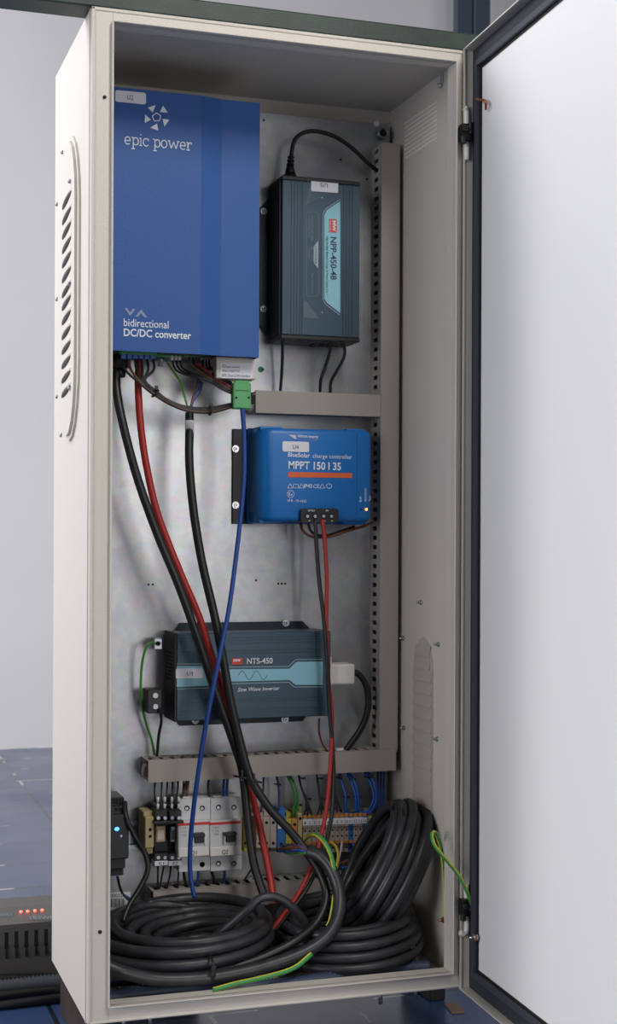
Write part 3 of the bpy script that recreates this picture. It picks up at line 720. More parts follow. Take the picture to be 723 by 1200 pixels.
for x, on in ((423.5, 0), (429.3, 1), (434.6, 0)):
    q = at(x, 597, VY+(.0015 if x > 434 else 0)); MB().ball(q, .0021 if on else .0014, (1, .5, 1)).build('indicator_light', mat('led_amber', (255, 200, 120), .4, emit=(255, 150, 60), estr=2.2) if on else mat('led_off', (30, 40, 60), .4), cc)
# terminal block
tb = MB(); tb.prism([at(x, y, VY-.008) for x, y in rrect(352.5, 596, 397, 612.5, 4)], (0, .02, 0)); tbo = tb.build('terminal_cover', BLACK, cc)
for x in (360, 369, 379, 388):
    q = at(x, 605, VY-.008); b = MB(); b.cyl(q, q+Vector((0, -.0006, 0)), .0040, n=16); hh = b.build('terminal_socket', HOLE, cc)
    MB().cyl(q+Vector((.0003, -.0006, 0)), q+Vector((.0003, -.001, 0)), .0022, n=12).build('screw', STEELR, hh)
text('BATTERY', (361, 599.2), (369, 599.4), VY-.0085, h=2, bold=.01).build('lettering', WHITEI, tbo)
text('PV', (382, 599.4), (385, 599.5), VY-.0085, h=2, bold=.01).build('lettering', WHITEI, tbo)
for x, s_ in ((361.5, '+'), (370, '-'), (379.5, '-'), (388, '+')): text(s_, (x, 611.5), (x+2, 611.5), VY-.0085, h=2.5, bold=.02).build('lettering', WHITEI, tbo)
for i, (P, mt_, lbl, r) in enumerate(((((352, 612, VY+.02), (355, 622, VY+.01), (366, 629, VY+.008), (385, 629, VY+.012), (408, 622, VY+.02), (425, 617, VY+.03), (436, 612, VY+.045)), BROWNC, 'brown wire looping below the light blue charge controller', .0019),
        (((361, 612, VY+.01), (364, 622, VY+.006), (372, 627, VY+.004), (384, 627, VY+.01), (400, 622, VY+.02), (415, 617, VY+.03)), BLACK, 'short black wire looping under the terminals of the charge controller', .0018))):
    tag(wire(P, r).build('wire', mt_), lbl, 'wire')

# ------------------------------------------------------------------ inverter
IVY = .195
def ivp(x, y): return at(x, y, IVY)
ix0 = at(207, 790, IVY).x; ix1 = at(387.5, 790, IVY).x; iz1 = at(297, 740, IVY).z; iz0 = at(297, 843, IVY).z
iv = thing('power_inverter', 'slate grey sine wave inverter lying across the lower back plate', 'inverter', ((ix0+ix1)/2, PY, iz0))
b = MB(); b.box(ix0, ix1, IVY, PY-.005, iz0+.001, iz1-.001, .0012, 1)
for i, dz in enumerate((.006, .010, .014, .024, .028)):
    b.box(ix0, ix1, IVY-.001, IVY+.001, iz1-dz-.0012, iz1-dz); b.box(ix0, ix1, IVY-.001, IVY+.001, iz0+dz, iz0+dz+.0012)
b.build('housing', SLATE, iv)
b = MB(); b.box(ix0-.003, ix0, IVY-.0006, PY-.006, iz0, iz1, .0008, 1); ie = b.build('end_panel', BLACK, iv)
b = MB()
for k in range(8): b.box(ix0-.0036, ix0-.0028, IVY+.012, IVY+.05, iz0+.055+k*.005, iz0+.057+k*.005)
b.build('vent_slots', HOLE, ie)
for zz, sgn, xs in ((iz1, 1, (335,)), (iz0, -1, (229, 334))):
    Zp = at(280, 729, PY-.006).z if sgn > 0 else at(280, 848, PY-.006).z
    xa = at(203, 735, PY-.006).x; xb = at(372, 735, PY-.006).x
    MB().prism([(xa-.004, PY-.006, zz-sgn*.012), (xa+.01, PY-.006, Zp), (xb-.022, PY-.006, Zp), (xb, PY-.006, zz-sgn*.012)], (0, .0058, 0)).build('mounting_flange', SLATED, iv)
for x, y in ((335, 730), (229, 844), (334, 843)): screw(at(x, y, PY-.006), .0034, (0, -1, 0), parent=iv)
# teal band
poly([(207, 780.5), (245, 780.5), (250, 784.5), (339, 783.6), (347.5, 775.5), (378, 775.2), (378, 802.5), (346, 802.5), (339, 796.8), (252, 799.2), (246, 803.5), (207, 805)], IVY-.0002).build('teal_band', TEAL, iv)
ring_line([(207, 778), (246, 778), (251, 782), (338, 781), (346.5, 773), (378, 772.6)], IVY-.0001, .0008, closed=False).build('band_outline', MATS['cyan_print'], iv)
ring_line([(207, 807.5), (247, 806), (253, 801.8), (338, 799.3), (345, 805), (378, 805)], IVY-.0001, .0008, closed=False).build('band_outline', MATS['cyan_print'], iv)
poly([(271.5, 771.5), (284, 771.2), (284, 778.5), (271.5, 778.8)], IVY-.0008).build('red_badge', RED, iv)
text('MW', (273.5, 775.6), (282, 775.4), IVY-.0013, h=3.2, bold=.04).build('lettering', WHITEI, iv)
text('NTS-450', (289.5, 778), (319.5, 777.3), IVY-.0006, h=6.6, bold=.01).build('lettering', WHITEI, iv)
text('Sine Wave Inverter', (278.5, 810.5), (328, 808.5), IVY-.0006, h=4.6, bold=.005, shear=.25).build('lettering', WHITEI, iv)
P = [(279.5+i*33.5/40, 791.3-5.2*math.sin(i/40*4*math.pi)) for i in range(41)]
MB().tube([at(x, y, IVY-.0006) for x, y in P], .0005, 5).build('sine_symbol', NAVY, iv)
lab(iv, 206, 783.5, 237.5, 795, IVY-.0009, 'U3', 219, 226, 791.5, 4.5, 0, 1.5)
# AC side: white plug
pc = at(397, 789, IVY+.035)
plg = thing('mains_plug', 'white mains plug in the right end of the inverter with black cable curving down', 'plug', pc)
b = MB(); b.box(ix1, at(411, 789, IVY+.03).x, IVY+.012, IVY+.046, at(400, 801, IVY+.03).z, at(400, 777, IVY+.03).z, .003, 2); b.box(ix1, ix1+.003, IVY+.004, IVY+.054, at(390, 812, IVY+.03).z, at(390, 768, IVY+.03).z, .001, 1)
b.build('plug_body', WHITEP, plg)
wire([(409, 788, IVY+.03), (420, 790, IVY+.03), (430, 806, IVY+.03), (431, 830, IVY+.03), (424, 852, IVY+.035), (412, 870, IVY+.04), (403, 882, IVY+.045)], .0046).build('cable', CABLE, plg)
b = MB(); q0 = at(394, 880.5, IVY+.045); q1 = at(407, 879, IVY+.045); b.cyl(q0, q1, .004, n=10); b.build('white_sleeve', WHITEP, plg)
# DC side terminals at the left end
for y in (753,):
    cbox(181, y-5, 190, y+8, IVY+.03, .02, STEELR, 'earth_terminal', iv)
    q = at(185, y+1, IVY+.03); MB().cyl(q, q+Vector((0, -.004, 0)), .003, n=10).build('screw', HOLE, iv)
cbox(173, 808, 190, 836, IVY+.02, .03, BLACK, 'terminal_block', iv, .001)
for y in (815, 828):
    q = at(182, y, IVY+.02); MB().cyl(q, q+Vector((0, -.002, 0)), .0036, n=10).build('terminal_screw', STEELR, iv)
tag(wire([(181, 752, IVY+.03), (172, 757, IVY+.03), (167, 775, IVY+.035), (165, 800, IVY+.04), (166, 825, IVY+.045), (172, 850, IVY+.05), (178, 868, IVY+.05), (181, 885, IVY+.045)], .0018).build('earth_wire', EARTH), 'thin green and yellow earth wire on the left of the inverter', 'wire')
tag(wire([(187, 830, IVY+.015), (189, 845, IVY+.02), (186, 862, IVY+.03), (184, 886, IVY+.04)], .002).build('wire', BLACK), 'thin black wire from the left terminal block of the inverter into the duct', 'wire')
tag(wire([(374, 842, IVY+.03), (374, 858, IVY+.035), (378, 872, IVY+.04), (384, 881, IVY+.045)], .0014).build('wire', BROWNC), 'thin brown wire under the right end of the inverter', 'wire')

# ------------------------------------------------------------------ DIN rail and its devices
RYf = PY-.0075
rz1 = at(200, 960, RYf).z; rz0 = at(200, 992.5, RYf).z
rx0 = at(131, 975, RYf).x; rx1 = at(440, 975, RYf).x
b = MB(); zc = (rz0+rz1)/2
b.box(rx0, rx1, RYf, RYf+.001, rz1-.005, rz1); b.box(rx0, rx1, RYf, RYf+.001, rz0, rz0+.005)
b.box(rx0, rx1, RYf, PY, rz1-.006, rz1-.005); b.box(rx0, rx1, RYf, PY, rz0+.005, rz0+.006); b.box(rx0, rx1, PY-.001, PY, rz0+.005, rz1-.005)
tag(b.build('mounting_rail', STEELR), 'horizontal steel mounting rail carrying the breakers and terminals', 'rail')
def pbox(mb, x0, y0, x1, y1, Y, dep, bev=.0005):
    A = at(x0, (y0+y1)/2, Y); B_ = at(x1, (y0+y1)/2, Y); T = at((x0+x1)/2, y0, Y).z; Bt = at((x0+x1)/2, y1, Y).z
    return mb.box(A.x, B_.x, Y, Y+dep, Bt, T, bev, 1)
# breakers
BY = .200
def breaker(x0, x1, label, txt, dy):
    th = thing('circuit_breaker', label, 'circuit breaker', at((x0+x1)/2, 1020+dy, PY-.01), 'two pole circuit breakers on the rail')
    b = MB()
    pbox(b, x0, 936+dy, x1, 1021+dy, BY+.012, PY-.008-BY-.012)
    pbox(b, x0-1.2, 962+dy, x1-1.2, 1004.5+dy, BY, .02, .001)
    b.build('housing', MCBG, th)
    b = MB(); pbox(b, x0-1.2, 964+dy, x1-1.2, 967+dy, BY-.0005, .001, .0001); b.build('red_stripe', RED, th)
    b = MB(); pbox(b, x0-.6, 993.5+dy, x1-1.6, 1003.5+dy, BY-.0015, .003, .0004); lp = b.build('label_holder', WHITEP, th)
    cx_ = (x0+x1)/2-1.5
    text(txt, (cx_-3.6, 1001.8+dy), (cx_+3.8, 1001.5+dy), BY-.0018, h=5).build('lettering', INK, lp)
    # toggles
    hx = x0+(x1-x0)*.62
    b = MB(); pbox(b, hx-6.5, 977+dy, hx+8, 981+dy, BY-.010, .012, .0008); pbox(b, hx-4.5, 980+dy, hx+7, 988+dy, BY-.004, .006, .001); b.build('toggle', BLACK, th)
    b = MB(); pbox(b, hx-7.5, 976+dy, hx-4.8, 991+dy, BY-.003, .004, .0008); pbox(b, hx+7, 976+dy, hx+9.2, 991+dy, BY-.003, .004, .0008); b.build('toggle_guard', WHITEP, th)
    for cx2, cy2 in ((x0+9, 947), (x0+27, 947), (x0+9 if x0 > 230 else x0+27, 1013), (x0+27, 1013)):
        q = at(cx2, cy2+dy, BY+.012); bb = MB(); bb.cyl(q, q+Vector((0, -.0006, 0)), .0036, n=16); hh = bb.build('terminal_hole', HOLE, th)
        MB().cyl(q+Vector((-.0004, -.0005, -.0003)), q+Vector((-.0004, -.0011, -.0003)), .0022, n=10).build('screw', STEELR, hh)
    for cx2 in (x0+8, x0+26):
        bb = MB(); pbox(bb, cx2-5, 934+dy, cx2+5, 936.8+dy, BY+.02, .012, .0003); bb.build('wire_entry', MCBG, th)
    for k in range(3): text(('S 202', 'C 32', '~ 400')[k], (x0+1.5, 971.5+k*4+dy), (x0+9, 971.5+k*4+dy), BY, h=2).build('lettering', MATS['grey_print'], th)
breaker(210, 246.5, 'white two pole circuit breaker with red stripe, left of the pair', 'Q1', 0)
breaker(247, 283.5, 'white two pole circuit breaker with red stripe, right of the pair', 'Q2', -1)
# relays
RX = .205
def relay(x0, x1, label, txt):
    th = thing('relay', label, 'relay', at((x0+x1)/2, 1016, PY-.01), 'plug-in relays on the rail')
    b = MB()
    pbox(b, x0, 944, x1, 1015, RX+.020, PY-.009-RX-.020)
    pbox(b, x0, 948, x1, 962, RX+.008, .02); pbox(b, x0+.5, 950, x1-.5, 958, RX, .02, .001)
    pbox(b, x0, 1000, x1, 1009, RX+.004, .02)
    pbox(b, x0-.5, 962, x1+2, 965.5, RX-.006, .02, .0006)
    b.build('socket', BLACK, th)
    clear = txt == 'K2'
    b = MB(); pbox(b, x0+2, 968, x1-3, 987, RX+.006, .02, .001); b.build('relay_body', mat('relay_clear', (70, 74, 78), .15) if clear else mat('relay_tan', (178, 150, 120), .5), th)
    b = MB(); pbox(b, x0+4, 973, x1-5, 984, RX+.0055, .001, .0001); b.build('print_patch', mat('relay_print', (200, 190, 176), .6) if not clear else MATS['dark_plastic'], th)
    b = MB(); pbox(b, x0+.3, 1009, x1-.3, 1014.5, RX+.003, .02, .0003); pl = b.build('label_plate', LABELW, th)
    text(txt, ((x0+x1)/2-2.8, 1013.6), ((x0+x1)/2+2.8, 1013.6), RX+.003, h=3.6).build('lettering', INK, pl)
    for k in range(2):
        cx2 = x0+4.5+k*8
        for cy2, yy in ((958.5, RX+.0), (1005, RX+.004)):
            q = at(cx2, cy2, yy); MB().cyl(q, q+Vector((0, -.0008, 0)), .0024, n=10).build('terminal_screw', STEELR, th)
        for cy2 in (941, 949):
            q = at(cx2-1, cy2, RX+.012); MB().cyl(q, q+Vector((0, -.004, .008)), .0018, n=8).build('ferrule', WHITEP, th)
relay(181, 197, 'black relay socket with tan relay, left of the pair beside the breakers', 'K1')
relay(197.3, 213.3, 'black relay socket with clear relay, right of the pair touching the breakers', 'K2')
# beige terminal left of the relays
b = MB(); pbox(b, 168, 951, 179, 1001, RX+.014, PY-.009-RX-.014, .001); pbox(b, 170, 957, 180.5, 994, RX+.004, .015, .0012)
et = thing('terminal_block', 'beige terminal block between the steel rail end and the black relays', 'terminal block', at(174, 1001, PY-.01)); b.build('housing', BEIGE, et)
for y in (972, 980):
    q = at(176, y, RX+.004); MB().cyl(q, q+Vector((0, -.0007, 0)), .0022, n=10).build('terminal_hole', HOLE, et)
# dark rail power supply with blue light
SY = .185
ps = thing('power_supply', 'dark grey rail power supply with a glowing blue light at the left edge', 'power supply', at(137, 1026, PY-.01))
b = MB(); lx = .008
def sbox(mb, x1, y0, y1, Y, dep, bev=.001):
    B_ = at(x1, (y0+y1)/2, Y); T = at(140, y0, Y).z; Bt = at(140, y1, Y).z; mb.box(lx, B_.x, Y, Y+dep, Bt, T, bev, 1)
sbox(b, 145, 934, 1026, SY+.02, PY-.009-SY-.02); sbox(b, 151, 955, 1007, SY, .04, .0015); sbox(b, 147, 945, 1018, SY+.01, .03)
b.build('housing', DARKP, ps)
b = MB()
for k in range(5):
    x = 129+k*3.6; pbox(b, x, 935.5, x+2.2, 942, SY+.019, .002, .0002)
b.build('vent_slots', HOLE, ps)
for x, y in ((136, 948.5), (141, 948.5), (136, 1019), (141, 1019)):
    q = at(x, y, SY+.01); MB().cyl(q, q+Vector((0, -.0007, 0)), .0024, n=10).build('terminal_hole', HOLE, ps)
q = at(137, 971.5, SY); MB().ball(q, .0026, (1.25, .5, 1)).build('indicator_light', mat('led_blue', (120, 180, 255), .3, emit=(60, 140, 255), estr=3.5), ps)
q = at(128.6, 972, SY); MB().ball(q, .0013, (1, .5, 1)).build('indicator_light', MATS['led_blue'], ps)
q = at(142, 979.5, SY); MB().cyl(q, q+Vector((0, -.001, 0)), .0016, n=10).build('adjuster', STEELR, ps)
# white sticker with bars on the plate at the lower left
st = poly([(128, 1046), (153, 1045), (153, 1068), (128, 1071)], PY-.0001); so = tag(st.build('rating_label', LABELW), 'white label with printed bars low on the plate below the dark power supply', 'label')
b = MB()
for k in range(11): x = 130+k*1.5; poly([(x, 1053), (x+(.5 if k % 3 else 1.0), 1053), (x+(.5 if k % 3 else 1.0), 1063), (x, 1063)], PY-.0008, .0003, mb=b)
b.build('bar_print', INK, so)
text('000358', (129.5, 1051.5), (146, 1051), PY, h=4, lift=.0012).build('lettering', INK, so)

# terminals
TY_ = .214
ORD = ['first', 'second', 'third', 'fourth', 'fifth', 'sixth', 'seventh', 'eighth', 'ninth', 'tenth', 'eleventh', 'twelfth', 'thirteenth', 'fourteenth', 'fifteenth']
def wide_terminal(x0, x1, label, m_, y0=950, y1=996, top=None, n=2, group=None):
    th = thing('terminal_block', label, 'terminal block', at((x0+x1)/2, y1, PY-.01), group)
    b = MB(); pbox(b, x0, y0+8, x1, y1-2, TY_, PY-.009-TY_, .0006); pbox(b, x0+.4, y0, x1-.4, y1+2, TY_+.018, PY-.009-TY_-.018, .0005); b.build('housing', m_, th)
    for cy2 in (y0+14, y1-8):
        q = at((x0+x1)/2, cy2, TY_); MB().cyl(q, q+Vector((0, -.0006, 0)), min(.0022, (x1-x0)*.00042), n=10).build('terminal_hole', HOLE, th)
    if top is not None: bb = MB(); pbox(bb, x0+.6, y0+18, x1-.6, y0+24, TY_-.0006, .001, .0001); bb.build('marker', top, th)
wide_terminal(285, 290.5, 'green and yellow earth terminal touching the right circuit breaker', TYEL)
for i, x in enumerate((300.5, 308.5, 316.5)):
    wide_terminal(x, x+7.6, f'wide greyish pink terminal block right of the red cable, {ORD[i]} from the left of three', TGREY, group='greyish pink terminal blocks')
wide_terminal(325, 334.5, 'blue terminal block with white marker beside the greyish pink ones', TBLU, top=LABELW, y0=947, y1=997)
wide_terminal(335, 341.5, 'yellow green earth terminal block, left one beside the blue block', TYEL, y0=952, y1=998)
wide_terminal(342, 348.5, 'yellow green earth terminal block, right one beside the beige end clamp', TORG, y0=952, y1=998)
wide_terminal(349, 354.2, 'tall beige end clamp left of the numbered terminals', BEIGE, y0=945, y1=1000)
N = 14; tw = (430.5-355)/N
MARKS = ['1', '2', '3', '4', '5', '6', '7', '8', '9', '10', '11', '12', '13', '14']
for i in range(N):
    x0 = 355+i*tw; x1 = x0+tw-.5; cx_ = (x0+x1)/2; dy = -.035*(x0-355)
    th = thing('terminal_block', f'narrow grey tiered terminal block with orange tabs, {ORD[i]} from the left', 'terminal block', at(cx_, 998, PY-.01), 'numbered tiered terminal blocks')
    b = MB(); pbox(b, x0, 955+dy, x1, 1000+dy, TY_+.012, PY-.009-TY_-.012, .0004); pbox(b, x0, 968+dy, x1, 990+dy, TY_+.004, .012, .0003); pbox(b, x0, 958+dy, x1, 970+dy, TY_, .016, .0003)
    b.build('housing', TGREY if i not in (10, 13) else TBLU, th)
    for yy in (955.5, 986.5):
        b = MB(); pbox(b, x0+.4, yy+dy, x1-.4, yy+3.6+dy, TY_-.001 if yy < 960 else TY_+.003, .003, .0003); b.build('release_tab', TORG, th)
    b = MB(); pbox(b, x0, 960.5+dy, x1+.3, 967.5+dy, TY_-.0015, .002, .0002); mk = b.build('marker', LABELW, th)
    text(MARKS[i], (cx_-.9-(.7 if i > 8 else 0), 966+dy), (cx_+.9+(.7 if i > 8 else 0), 966+dy), TY_-.0018, h=3.4).build('lettering', INK, mk)
    for yy in (974, 981, 994.5):
        q = at(cx_, yy+dy, TY_+(.004 if yy < 992 else .012)); MB().cyl(q, q+Vector((0, -.0005, 0)), .0014, n=8).build('terminal_hole', HOLE, th)
wide_terminal(431, 437, 'beige end clamp right of the numbered terminals', BEIGE, y0=949, y1=990)

# wires between the duct and the row of devices
def wiregroup(cat_label, rows, m_, r, group):
    for i, P in enumerate(rows):
        tag(wire(P, r, 6, 8).build('wire', m_), cat_label.replace('#', ORD[i]), 'wire', group)
dy0, dyR = 912, RX+.012
wiregroup('thin black wire dropping from the duct into the relays, # from the left', [[(183, 908, .235), (181+i*.2, 925, .225), (182+i*0, 940, .22)] if i == 0 else [(184+i*6.2, 908, .235), (183+i*6.3, 926, .225), (183+i*5.6, 942+(i % 2)*7, .214)] for i in range(6)], BLACK, .0013, 'black wires above the relays')
wiregroup('thin black wire leaving the bottom of the relays, # from the left', [[(185, 1009, .215), (185, 1025, .222), (184.5, 1042, .225)], [(193, 1009, .215), (190, 1025, .222), (187, 1041, .225)], [(201, 1009, .215), (199, 1026, .222), (195.5, 1041, .225)], [(209, 1009, .215), (209, 1026, .222), (208, 1040, .225)]], BLACK, .0013, 'black wires below the relays')
wiregroup('wire entering the top of the circuit breakers, # from the left', [[(219, 908, .235), (217, 922, .228), (214, 936, .225)], [(245, 908, .235), (244, 922, .228), (245, 936, .225)]], BLACK, .0018, 'black wires above the breakers')
tag(wire([(222, 908, .235), (220, 922, .228), (219, 936, .225)], .0018).build('wire', BROWNC), 'brown wire entering the top of the left circuit breaker', 'wire')
wiregroup('blue wire entering the top of the right circuit breaker, # from the left', [[(263+k*4, 908, .235), (262+k*4, 922, .228), (262+k*4, 936, .225)] for k in range(2)], BLUEW, .0019, 'blue wires above the right breaker')
wiregroup('black wire leaving the bottom of the circuit breakers, # from the left', [[(215, 1018, .222), (216, 1028, .228), (218, 1038, .23)], [(247, 1018, .222), (250, 1028, .228), (251, 1037, .23)]], BLACK, .0019, 'black wires below the breakers')
wiregroup('blue wire leaving the bottom of the circuit breakers, # from the left', [[(232, 1018, .222), (232, 1028, .228), (230, 1038, .23)], [(263, 1018, .222), (263, 1028, .228), (262, 1037, .23)]], BLUEW, .0019, 'blue wires below the breakers')
tag(wire([(297, 1000, .23), (296, 1015, .235), (286, 1032, .235)], .0012).build('wire', BLACK), 'thin black wire slanting down left of the red cable', 'wire')
tag(wire([(309, 908, .235), (308, 930, .23), (306, 952, .225)], .0013).build('wire', BLACK), 'thin black wire above the greyish pink terminals', 'wire')
VIO = mat('wire_violet', (72, 60, 100), .5)
tag(wire([(324, 908, .235), (327, 925, .228), (327, 950, .225)], .0018).build('wire', VIO), 'violet wire above the blue terminal block', 'wire')
wiregroup('green wire dropping to the yellow green terminals, # from the left', [[(336, 908, .235), (343, 922, .225), (346, 938, .222), (342, 957, .225)], [(339, 908, .235), (347, 922, .222), (349, 938, .220), (346, 957, .225)]], GREENW, .0017, 'earth wires above the terminals')
wiregroup('black wire fanning into the numbered terminals, # from the left', [[(350, 908, .235), (353, 922, .226), (359, 938, .22), (357+k*4, 955, .218)] for k in range(3)]+[[(371, 908, .235), (374, 926, .226), (376, 940, .22), (372+k*5, 955, .218)] for k in range(3)]+[[(392, 915, .235), (393, 930, .226), (390+k*5, 952, .22)] for k in range(3)], BLACK, .0015, 'black wires above the numbered terminals')
wiregroup('blue wire fanning into the right end of the numbered terminals, # from the left', [[(398, 906, .235), (402, 922, .226), (405, 935, .22), (405, 952, .22)], [(407, 906, .235), (413, 920, .226), (417, 935, .22), (417, 952, .22)], [(409, 906, .235), (416, 918, .222), (420, 935, .218), (420, 952, .22)], [(427, 904, .235), (435, 920, .226), (438, 935, .22), (433, 948, .22), (426, 952, .22)], [(430, 904, .235), (438, 918, .222), (441, 936, .218), (436, 950, .218), (428, 954, .22)]], BLUEW, .0019, 'blue wires above the numbered terminals')
wiregroup('dark blue wire running straight down behind the right coil, # from the left', [[(443+k*3.5, 904, .245), (442+k*3.5, 940, .245), (441+k*3.5, 990, .245), (438+k*3.5, 1030, .24)] for k in range(3)], BLUEC, .0018, 'dark blue wires right of the terminals')
for i, (x, y) in enumerate(((324.5, 919), (349, 943), (353, 912), (360, 936), (374, 912), (379, 936), (394, 911), (405, 934), (412, 913), (418, 934), (430, 911), (437, 936))):
    q = at(x, y, .224 if y > 930 else .229); b = MB(); b.torus(q, (.2, .1, 1), .0034, .0011, 14, 6); b.box(q.x+.002, q.x+.005, q.y-.004, q.y-.001, q.z-.0014, q.z+.0014)
    tag(b.build('cable_tie', BLACK), f'small black cable tie on the wires above the terminals, {ORD[i]} from the left', 'cable tie', 'cable ties above the terminals')
# lower wires from terminals
for P, m_, r, l in ((((426, 986, .21), (424, 1000, .2), (414, 1012, .195), (400, 1018, .19)), BLUEW, .002, 'blue wire curving left from the right end of the numbered terminals'),
        (((414, 988, .21), (416, 1005, .2), (414, 1035, .19), (408, 1058, .18)), BLUEW, .0019, 'blue wire hanging straight down from the numbered terminals'),
        (((421, 988, .21), (416, 1003, .2), (404, 1010, .195), (396, 1013, .19)), BROWNC, .002, 'brown wire curving left below the numbered terminals'),
        (((401, 986, .21), (399, 998, .2), (396, 1010, .19), (394, 1022, .18)), mat('wire_white', (200, 185, 175), .5), .0016, 'pale pink wire below the numbered terminals')):
    tag(wire(P, r).build('wire', m_), l, 'wire')
tag(wire([(387, 986, .21), (394, 993, .2), (396, 1004, .19), (393, 1020, .18)], .0017).build('wire', mat('wire_yellow', (215, 190, 60), .5)), 'thin yellow wire below the numbered terminals', 'wire')
for P, m_, l, r in ((((312, 1095, .16), (330, 1070, .2), (350, 1055, .21), (368, 1048, .215)), mat('wire_pink', (160, 90, 90), .5), 'thin pink wire low behind the leaning cables', .0012),
        (((318, 1060, .2), (334, 1054, .21), (352, 1050, .215), (372, 1051, .22)), REDC, 'thin red wire low in front of the bottom duct', .0012)):
    tag(wire(P, r).build('wire', m_), l, 'wire')

# black cable from the power supply
tag(wire([(146, 940, .2), (148, 958, .185), (158, 980, .18), (170, 1000, .18), (173, 1020, .175), (163, 1042, .17), (151, 1062, .16), (144, 1080, .15)], .0035).build('cable', CABLE), 'black cable sweeping down past the dark power supply', 'cable')
tag(wire([(137, 1027, .22), (142, 1045, .225), (152, 1053, .225), (164, 1066, .22)], .0013).build('wire', BLUEW), 'thin blue wire below the dark power supply', 'wire')
tag(wire([(138, 1027, .215), (141, 1040, .22), (146, 1050, .22), (156, 1060, .21)], .0013).build('wire', BLACK), 'thin black wire below the dark power supply', 'wire')

# ------------------------------------------------------------------ long cables across the cabinet
def cable(name, P, r, m_, label, n=14): return tag(wire(P, r, 10, n).build(name, m_), label, 'cable')
cable('cable', [(140, 425, .187), (136, 448, .185), (143, 492, .17), (160, 557, .16), (183, 622, .155), (211, 690, .15), (234, 755, .15), (253, 812, .155), (273, 868, .16), (284, 905, .165), (290, 960, .16), (297, 1010, .15), (310, 1052, .13)], .0058, CABLE, 'thick black cable running from under the left of the blue converter')
cable('cable', [(163, 420, .19), (162, 455, .185), (165, 500, .18), (172, 548, .175), (185, 603, .17), (210, 668, .165), (233, 722, .165), (250, 775, .168), (266, 822, .172), (280, 872, .178), (293, 922, .182), (305, 972, .17), (315, 1020, .15), (320, 1052, .13)], .0048, REDC, 'long red cable running from the blue converter to the cabinet foot')
bl = thing('cable', 'thick black cable with white sleeve hanging at the centre left of the back plate', 'cable', at(222, 470, .19))
wire([(222, 484, .19), (222, 505, .188), (222, 545, .18), (227, 600, .17), (237, 660, .16), (251, 720, .15), (261, 770, .15), (270, 820, .15), (281, 868, .15), (293, 910, .148), (314, 945, .14), (341, 975, .13), (362, 1002, .115), (378, 1030, .10), (382, 1055, .085), (370, 1082, .07), (345, 1103, .055), (312, 1120, .05), (282, 1131, .048), (255, 1137, .05)], .0058, 10, 14).build('sheath', CABLE, bl)
q0 = at(222, 493, .1895); q1 = at(222, 511, .188); MB().cyl(q0, q1, .0061, n=16).build('white_sleeve', LABELW, bl)
for k, (mm_, dx, dy) in enumerate(((EARTH, -14, -52), (BROWNC, 10, -40), (BLUEW, 13, -37), (VIO, 15, -35))):
    wire([(222, 486, .19), (222+dx*.3, 470, .192), (222+dx*.8, 484+dy*.7, .195), (222+dx if k else 196, 484+dy if k else 425, .2)], .0016).build('core', mm_, bl)
cable('cable', [(284, 479, .160), (286, 510, .160), (286, 560, .158), (281, 615, .155), (275, 665, .148), (268, 715, .140), (258, 765, .133), (249, 810, .132), (239, 862, .135), (231, 915, .14), (226, 955, .145), (223, 990, .15), (223, 1025, .15), (228, 1052, .145)], .0031, BLUEC, 'long thin blue cable hanging from the green connector')
cable('cable', [(369.5, 609, .19), (371, 640, .185), (374, 680, .18), (380, 730, .17), (383.5, 780, .165), (386, 830, .165), (390, 880, .16), (391, 920, .15), (388, 960, .14), (378, 1000, .13), (362, 1037, .12), (340, 1068, .11), (315, 1098, .11)], .0029, CABLE, 'thin black cable beside the red one from the charge controller')
cable('cable', [(378, 609, .19), (381, 640, .185), (383, 680, .178), (382.5, 730, .17), (384.5, 790, .17), (389, 840, .168), (388, 880, .158), (385, 925, .148), (379, 968, .138), (369, 1005, .128), (352, 1043, .115), (330, 1075, .108), (305, 1105, .105)], .0029, REDC, 'thin red cable from the charge controller down to the coils')
# bundle from the converter terminals to the green connector
def rel(P, k): return P
for i in range(6):
    x = 145+i*6.8; f_ = i/5; m_ = BROWNC if i == 1 else CABLE
    P = [(x, 419, .175), (x+1.5, 433, .172), (170-4*(1-f_), 451-6*f_, .17), (182-2*(1-f_), 462-4*f_, .165), (200, 474-3.5*f_, .16), (222, 482-4.5*f_, .16), (248, 483-5*f_, .165), (272, 477-4*f_, .175), (297, 472-3*f_, .2)]
    tag(wire(P, .0018).build('wire', m_), ('brown wire' if i == 1 else f'black wire, {ORD[i]} from the left')+' in the loop below the blue converter', 'wire', 'looped wires below the converter')
for x, y, a in ((182, 461, .7), (246, 481, 0)):
    q = at(x, y, .162); b = MB(); b.torus(q, (math.cos(a), .1, -math.sin(a)), .0058, .0013, 16, 6); b.box(q.x-.001, q.x+.003, q.y-.003, q.y, q.z+.005, q.z+.010)
    tag(b.build('cable_tie', BLACK), 'black cable tie on the wire loop '+('near the left gland' if a else 'near the green connector'), 'cable tie')
RW = [((202, 421), BLACK), ((206.5, 421), BLACK), ((211, 421), BLACK), ((222, 418), BROWNC), ((226, 418), BLACK), ((230, 418), REDC), ((237, 422), BLACK), ((241.5, 422), BLACK), ((245, 422), BLACK)]
for i, ((x, y), m_) in enumerate(RW):
    P = [(x, y, .192), (x+2, y+9, .188), (x+10+i*.6, 437-i*.5, .182), (245+i*.8, 447-i*1.1, .178), (260+i, 456-i*1.2, .176), (276, 463-i*1.2, .172)]
    tag(wire(P, .0014, 8, 8).build('wire', m_), f'thin {"brown" if m_ is BROWNC else "red" if m_ is REDC else "black"} signal wire from the converter to the green connector, {ORD[i]} from the left', 'wire', 'signal wires below the converter')
